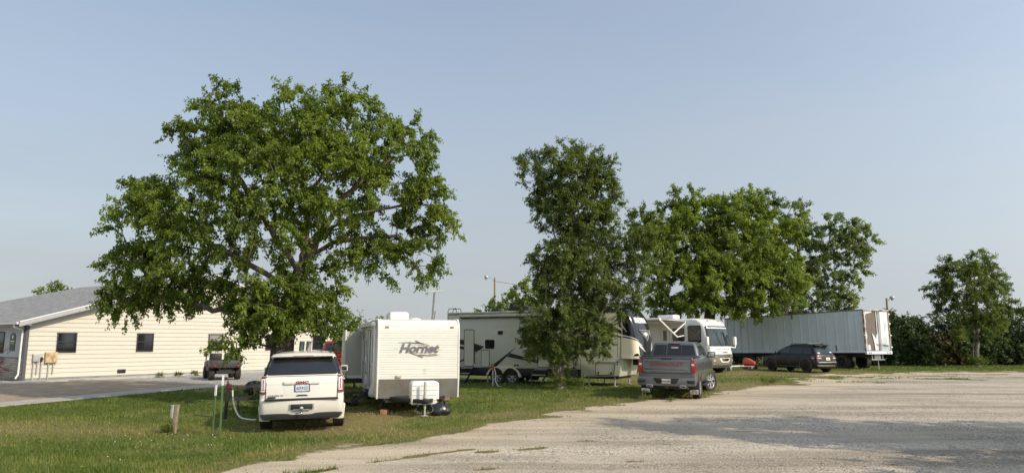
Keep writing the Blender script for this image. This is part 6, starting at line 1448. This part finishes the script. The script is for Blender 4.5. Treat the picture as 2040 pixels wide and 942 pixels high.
    LV, LF, LT = leaves_at(pts-base, dirs, nleaf, ll, lw, g, droop, twig=twig, flat=flat)
    hh = LV[:,2]; 
    fastmesh('crown', LV, LF, lm, t, tint=LT)
    return t
# big spreading tree left of the white trailer
YB = 25.5; B0 = (-8.15, YB, H(-8.15,YB)-.1)
q = lambda u,v,dy=0: tuple(P3(u,v,YB)+np.array((0,dy,0)))
S_ = lambda px: px/1429*YB
def lob(u,v,r,n,dy=0,ry=None,rz=None): return (q(u,v,dy), (S_(r), S_(ry or r*1.05), S_(rz or r*.92)), n)
big_lobes = [lob(520,262,92,34,0,130), lob(470,228,54,15,-1), lob(610,300,70,18,-1.6,70), lob(560,330,70,16,-2.0,60), lob(700,330,60,14,-1.5,60), lob(450,350,56,12,-1.2,60), lob(690,265,98,36,.4,130), lob(680,205,40,9,0), lob(590,230,75,18,.6,120), lob(395,305,62,18,.5,80), lob(380,275,38,8,0), lob(790,330,75,24,0,100), lob(820,262,34,7,.3), lob(845,400,50,12,0,60), lob(872,440,30,7,.4),
    lob(312,430,76,24,0,105), lob(275,385,44,10,.4), lob(285,535,56,16,0,75), lob(262,590,36,7,-.6), lob(258,490,30,5,.8), lob(570,430,120,34,-2.6,90), lob(560,440,120,22,2.4,90), lob(420,430,95,30,-1.0,120), lob(690,390,90,26,-1.4,110), lob(720,440,60,14,1.2),
    lob(800,470,42,9,.2), lob(845,515,30,7,.0,32,42), lob(770,520,26,5,.0,30,36), lob(570,575,78,18,-1.4,80), lob(640,610,42,10,-.7,50,40), lob(505,595,48,9,-.8,55,34), lob(400,525,78,20,-.8,110), lob(325,575,48,9,-.5,60,26), lob(400,575,36,5,0,50,20), lob(655,550,38,6,-.4), lob(590,595,46,9,-1.7,34), lob(628,640,34,7,-1.4,30,26), lob(530,640,34,6,-1.5,30,22), lob(518,645,24,3,-1.3,28,12), lob(250,605,34,5,-.2,50,18), lob(345,596,36,4,-.2,50,12),lob(690,500,34,7,.2),
    lob(508,692,24,4,-1.9,26,8), lob(540,632,40,5,-.9,45,16), lob(658,640,24,4,-.8,26,22)]
big_limbs = [[B0, q(560,720), q(566,660), q(578,610), q(592,565), q(604,530,.1)],
    [q(604,530), q(612,470), q(606,400,.3), q(590,330,.2), q(560,260)], [q(604,530), q(650,455,-.3), q(690,400,-.5), q(735,350), q(790,310,.2)],
    [q(640,470,-.2), q(700,440,-.6), q(760,420,-.4), q(830,405)], [q(606,400), q(650,330,.4), q(685,260,.3)], [q(600,545), q(560,480,-.5), q(520,410,-.8), q(470,340,-.2), q(420,300,.2)],
    [q(585,585), q(530,540,-.6), q(450,500,-.8), q(370,460,-.3), q(300,430)], [q(578,610), q(530,600,-.9), q(490,612,-1.1), q(445,622,-.9), q(400,605,-.6), q(330,590,-.3), q(270,560)], [q(590,560), q(600,470,1.2), q(560,420,2.0)],
    [q(604,520), q(660,480,.3), q(730,470,.3), q(790,470), q(840,500)], [q(572,640), q(610,620,-.5), q(645,625,-.8)], [q(560,690), q(540,685,-1.2), q(508,695,-1.8)], [q(600,500,.2), q(620,460,1.4), q(700,420,1.5)]]
tree('shade_tree', 'large broad maple-like tree with thick forked trunk towering over the white SUV', B0, big_lobes, big_limbs, 210000, .108, .068, LEAF_BIG, BARK, .40, .56, 11, .75, None, .56, .45, dead=26, fill=1.35)
# slender ash in front of the fifth wheel
YA = 30.6; A0 = (2.06, YA, H(2.06,YA)-.05); q = lambda u,v,dy=0: tuple(P3(u,v,YA)+np.array((0,dy,0))); S_ = lambda px: px/1429*YA
ash_lobes = [lob(1130,350,62,26,0), lob(1118,308,42,13,.2), lob(1172,318,36,11,.2), lob(1062,352,30,9,0), lob(1055,322,20,5,0), lob(1205,375,34,12,0), lob(1150,410,62,22,-.2), lob(1092,395,36,9,.2), lob(1152,470,52,17,0), lob(1105,525,44,12,-.4), lob(1085,540,20,4,0), lob(1095,432,28,8,-.1), lob(1192,438,32,9,.1), lob(1078,405,22,5,0), lob(1212,408,24,6,.1), lob(1128,500,46,15,-.6), lob(1158,480,40,11,.3), lob(1165,560,56,18,-.3), lob(1100,570,40,10,-.2), lob(1200,340,30,8,-.2), lob(1140,520,48,16,-.9), lob(1150,440,44,12,-.7), lob(1145,360,46,12,-.6), lob(1190,520,58,20,.3), lob(1248,492,54,24,.2), lob(1285,470,26,8,.3), lob(1275,530,32,9,.2),
    lob(1215,590,54,22,-.3), lob(1250,592,26,8,0), lob(1130,590,58,20,-.6), lob(1085,630,48,17,-.6), lob(1062,680,26,7,-.3), lob(1140,660,66,26,-.9), lob(1082,672,32,9,-.5), lob(1180,668,40,12,-.6), lob(1125,695,40,10,-.7,36,16), lob(1060,655,22,5,0), lob(1172,560,50,12,.8), lob(1195,440,30,6,0)]
ash_limbs = [[A0, q(1114,740), q(1122,690), q(1128,620), q(1132,540), q(1140,460), q(1142,390), q(1140,330)], [q(1128,620), q(1165,570,.2), q(1210,520,.3), q(1260,485,.2)], [q(1120,700), q(1100,660,-.5), q(1080,620,-.5)], [q(1132,540), q(1108,500,-.2), q(1100,450)], [q(1140,430), q(1180,390), q(1205,365)], [q(1140,400), q(1100,370), q(1062,345)], [q(1122,690), q(1170,650,-.4), q(1220,600,-.3)],
    [(A0[0]-.05,A0[1]-.1,A0[2]+.05), q(1100,735,-.3), q(1096,700,-.5), q(1108,640,-.6)]]
tree('ash_tree', 'slender dark ash with narrow leaves standing in front of the fifth-wheel trailer', A0, ash_lobes, ash_limbs, 130000, .13, .044, LEAF_ASH, BARKL, .17, .36, 5, .45, None, .40, .25, flat=.6, dead=22, fill=1.7)
# maple behind the motorhome
YM = 56; M0 = (15.3, YM, H(15,YM)-.1); q = lambda u,v,dy=0: tuple(P3(u,v,YM)+np.array((0,dy,0))); S_ = lambda px: px/1429*YM
map_lobes = [lob(1460,428,50,22,0), lob(1500,410,38,12,0), lob(1430,420,30,8,0), lob(1352,425,40,13,0), lob(1372,405,26,6,0), lob(1283,445,26,8,0), lob(1308,475,30,9,0), lob(1350,490,58,22,-1.5), lob(1450,500,70,28,-2,80), lob(1530,470,52,20,0), lob(1545,530,44,16,-.5), lob(1400,460,50,15,1.5), lob(1340,570,56,22,-2), lob(1310,610,24,7,-1.5), lob(1420,572,58,22,-2.5), lob(1500,555,58,24,-1.5), lob(1550,570,34,10,-1), lob(1478,612,28,7,-3.5,28,12), lob(1370,608,36,9,-2.5,30,16), lob(1440,614,24,5,-3.0,24,10), lob(1460,540,70,20,3,70), lob(1440,520,60,14,-1), lob(1380,540,50,12,1)]
map_limbs = [[M0, q(1410,690), q(1412,640), q(1418,590), q(1430,540)], [q(1430,540), q(1445,480), q(1460,430)], [q(1425,560), q(1390,500), q(1355,440)], [q(1418,590), q(1370,560,-.8), q(1330,540,-1)], [q(1430,540), q(1475,500), q(1520,460)], [q(1420,580), q(1470,560,-1), q(1530,550,-1)], [q(1414,620), q(1455,605,-2.5), q(1480,612,-3.4)]]
tree('maple_tree', 'wide bright green maple rising behind the motorhome roof', M0, map_lobes, map_limbs, 150000, .185, .12, LEAF_MAPLE, BARK, .42, 1.1, 21, .6, None, 1.0, .45, fill=1.2)
# cottonwood to its right
YC = 64; C0 = (24.2, YC, H(24,YC)-.1); q = lambda u,v,dy=0: tuple(P3(u,v,YC)+np.array((0,dy,0))); S_ = lambda px: px/1429*YC
cot_lobes = [lob(1562,440,30,9,-1), lob(1560,490,34,9,-1), lob(1590,440,26,9,0), lob(1578,475,34,10,0), lob(1618,470,22,6,0), lob(1650,478,34,12,0), lob(1655,448,18,5,0), lob(1702,478,30,11,0), lob(1700,452,14,4,0), lob(1728,478,16,5,0), lob(1690,520,30,9,0), lob(1708,540,16,4,0), lob(1610,520,34,9,0), lob(1660,575,34,12,0), lob(1675,600,26,8,0), lob(1620,590,36,12,0), lob(1590,550,36,10,0), lob(1570,610,30,10,0), lob(1640,545,26,6,.5)]
cot_limbs = [[C0, q(1556,680), q(1560,630), q(1570,590), q(1590,560)], [q(1570,590), q(1590,565), q(1602,535), q(1625,520), q(1650,518)], [q(1650,518), q(1690,500), q(1715,478)], [q(1590,560), q(1590,500), q(1590,450)], [q(1560,630), q(1600,612), q(1650,590)], [q(1640,518), q(1650,490), q(1655,455)]]
tree('cottonwood_tree', 'open pale cottonwood with a dark curved limb above the semi trailer', C0, cot_lobes, cot_limbs, 46000, .18, .13, LEAF_COTTON, BARK, .45, 1.0, 31, .5, None, .95, .35)
# small tree at the right edge
YS = 53.5; S0 = (34.55, YS, H(34,YS)-.05); q = lambda u,v,dy=0: tuple(P3(u,v,YS)+np.array((0,dy,0))); S_ = lambda px: px/1429*YS
sm_lobes = [lob(1935,530,26,9,0), lob(1960,528,20,6,0), lob(1905,545,26,8,0), lob(1890,530,16,4,0), lob(1870,575,18,5,0), lob(1925,570,44,17,0), lob(1970,560,32,10,0), lob(1985,575,16,4,0), lob(1900,600,26,8,0), lob(1945,615,44,15,0), lob(1980,620,22,6,0), lob(2012,612,12,4,0), lob(2022,618,6,1,0), lob(1930,655,34,10,-.5,32,22), lob(1965,650,26,6,-.4)]
sm_limbs = [[S0, q(1946,700), q(1948,670), q(1948,630), q(1942,570), q(1940,530)], [(S0[0]-.1,S0[1],S0[2]+.05), q(1938,705), q(1942,660), q(1920,600)], [q(1948,640), q(1980,625), q(2015,612)], [q(1946,620), q(1915,585), q(1872,575)], [q(1944,600), q(1965,565)]]
tree('young_tree', 'small loose-leaved tree with pale bare trunk in front of the dark hedge', S0, sm_lobes, sm_limbs, 32000, .20, .07, LEAF_ASH, BARKL, .16, .70, 41, .5, None, .72, .3, flat=.6, dead=8, fill=1.25)
# clump beyond the fifth wheel, tree behind the office roof, bush beside the red pickup
def simple_tree(name, label, x, y, h, w, nleaf, lm, seed, ll=.3, group=None, low=.25, cat='tree', lw=.19, tr=.18):
    g_ = random.Random(seed); z0 = H(x,y)-.05; lobes = []
    for k in range(8):
        a = g_.random()*6.28; f = low+(.92-low)*(k+.5)/8; r = w*(.24+.14*g_.random())*(1-.35*abs(f-.55)); rr = w*.34*(1-.5*f)*g_.random()
        lobes.append(((x+math.cos(a)*rr*1.4, y+math.sin(a)*rr, z0+h*f-.0), (r*1.15,r,min(r*.9,h*.22)), max(4,int(9*r))))
    return tree(name, label, (x,y,z0), lobes, [[(x,y,z0),(x+.05*h*(g_.random()-.5),y,z0+h*.45),(x+.08*h*(g_.random()-.5),y,z0+h*.8)]], nleaf, ll, lw, lm, BARK, tr, .8, seed, .4, group, .8, .3, cat=cat)
simple_tree('poplar_tree', 'bright tree showing above the fifth-wheel roof beside its air conditioner', .9, 72, 8.0, 4.6, 6500, LEAF_MAPLE, 51)
simple_tree('poplar_tree', 'low bright tree showing at the foot of the yard light pole behind the fifth wheel', -1.9, 74, 5.6, 2.6, 3000, LEAF_MAPLE, 52)
simple_tree('distant_tree', 'round treetop peeking over the left end of the grey shingle roof', -49.5, 78, 8.2, 5.0, 6000, LEAF_MAPLE, 53)
simple_tree('lilac_bush', 'dark bush between the red pickup and the slide-out of the white trailer', -6.75, 31.0, 3.2, 1.5, 2600, LEAF_BIG, 54, .15, None, .45, 'bush', .09, .05)
# hedge along the right-hand edge of the lot
hg = np.random.default_rng(8)
hedge = [(28.6,59.5,3.3,3.4,0),(31.0,60.0,4.1,3.0,0),(33.2,60.4,4.3,3.2,0),(35.4,60.2,3.6,3.0,0),(37.4,60.5,3.9,3.2,0),(39.6,60.2,4.0,3.2,0),(41.8,60.5,4.1,3.2,0),(44.0,60.2,4.4,3.4,0),(46.4,60.4,4.2,3.4,0),(30.2,58.0,2.5,2.6,0),(32.6,57.6,1.9,2.2,0),(34.7,57.9,2.2,2.4,1),(38.0,58.2,2.6,2.6,0),(40.6,58.0,2.7,2.6,0),(43.3,58.1,3.2,2.8,0),(36.4,58.4,2.5,2.2,0),(46.0,58.0,3.0,2.8,0)]
labs = ['dark hedge shrub just right of the semi trailer door, taller back row','tall hedge shrub under the little lamp pole at the right','tallest dark hedge shrub between lamp pole and young tree','dark back-row hedge shrub left of the young tree crown','back-row hedge shrub directly behind the left side of the young tree','back-row hedge shrub directly behind the young tree trunk','back-row hedge shrub right behind the young tree crown','dark back-row hedge shrub near the right frame edge','last back-row hedge shrub cut off by the right frame edge',
 'front-row hedge shrub beside the rear wheels of the semi trailer','low paler front shrub at the foot of the hedge, left part','brownish rust-tinted shrub in the middle of the dark hedge','front-row hedge shrub left of the pale young trunk','front-row hedge shrub immediately right of the pale young trunk','front-row hedge shrub near the right frame edge','small front-row shrub between the rusty shrub and the young tree','last front-row hedge shrub cut off by the right frame edge']
for k,(x,y,h,w_,kind) in enumerate(hedge):
    simple_tree('hedge_shrub', labs[k], x, y, h, w_*1.12, 5200, LEAF_RED if kind else LEAF_HEDGE, 60+k, .26, 'shrubs in the dark hedge', .10, 'shrub', .15, .06)
# shrubs behind the semi trailer's underside
for k,(x,y) in enumerate(((20.5,63.5),(23.5,61.5),(26.3,60.5))):
    simple_tree('hedge_shrub', ('dark shrub seen under the front of the semi trailer','dark shrub seen under the middle of the semi trailer','dark shrub seen behind the rear wheels of the semi trailer')[k], x, y, 2.2, 3.4, 3000, LEAF_HEDGE, 90+k, .26, 'shrubs in the dark hedge', .10, 'shrub', .15, .05)
# trees to the right of the picture whose shade lies over the gravel
simple_tree('yard_tree', 'broad tree outside the right edge shading the gravel lot', 16.3, 10.6, 9.5, 7.5, 9000, LEAF_MAPLE, 71, .36, None, .3, 'tree', .26, .3)
simple_tree('yard_tree', 'second tree outside the right edge shading the near gravel', 18.3, 4.3, 9.0, 7.0, 8000, LEAF_MAPLE, 72, .36, None, .3, 'tree', .26, .3)
simple_tree('yard_tree', 'third tree outside the right edge shading the gravel lot', 22.6, 10.2, 9.0, 7.5, 8000, LEAF_MAPLE, 73, .36, None, .3, 'tree', .26, .3)

# ------------------------------------------------------------------ small plants
def weed(name, label, x, y, h, w_, n, m, seed, group=None, cat='weed', ll=.16, lw=.03, kind=None):
    g = np.random.default_rng(seed); z = H(x,y); a = g.random(n)*6.28; r = w_*.5*np.sqrt(g.random(n)); C = np.stack([np.cos(a)*r*.5, np.sin(a)*r*.5, h*.1+h*.5*g.random(n)],-1)
    D = np.stack([np.cos(a)*.6, np.sin(a)*.6, np.full(n,.9)],-1); D /= np.linalg.norm(D,axis=1,keepdims=True)
    V, F, T = leaves_at(C, D, n*14, ll, lw, g, -.35, twig=h*.55, flat=.4)
    V[:,2] = np.maximum(V[:,2], 0)
    o = fastmesh(name, V, F, m, tint=T); o.location = (x,y,z); return tag(o, label, cat, group, kind)
weed('weed', 'tall weeds growing behind the left rear wheel of the grey pickup', 4.6, 25.0, .22, .7, 14, WEED, 1, ll=.10, lw=.018)
weed('weed', 'low weeds in front of the grey pickup rear bumper', 5.4, 24.75, .14, .8, 10, WEED, 2, ll=.09, lw=.016)
weed('tall_grass', 'tall rough grass growing round the foot of the slender ash', 2.0, 30.3, .75, 1.2, 40, WEED, 3)
weed('tall_grass', 'rough grass right of the slender ash trunk', 2.75, 30.6, .55, .8, 22, WEED, 4)
weed('weed', 'lone leafy weed clump on the pale gravel right of the pickup', 12.1, 34.2, .26, 1.2, 30, WEED, 5, ll=.12, lw=.022)
weed('tall_grass', 'tall grass growing between the small black trailer and the SUV', -7.35, 21.6, .8, .8, 30, WEED, 6)
weed('weed', 'grass tuft at the foot of the leaning wooden post', -8.2, 17.4, .16, .5, 14, WEED, 7)
weed('tall_grass', 'long grass round the pale trunk of the young tree', 34.6, 53.2, .8, 1.6, 30, WEED, 8, ll=.25, lw=.05)
for k,(lx,ly,lab) in enumerate(((6.0,1.9,'small weed at the edge of the sidewalk, leftmost of three'),(7.0,2.0,'small weed at the edge of the sidewalk, middle of three'),(8.0,1.9,'small weed at the edge of the sidewalk, rightmost of three'))):
    x, y = WA+WD*lx+WN*ly; weed('weed', lab, x, y, .22, .6, 12, WEED, 20+k)
weed('maroon_shrub', 'maroon spiky shrub at the left edge beside the entry pavement', -24.9, 33.9, 1.6, 1.0, 40, LEAF_MAROON, 30, cat='shrub', ll=.35, lw=.035)
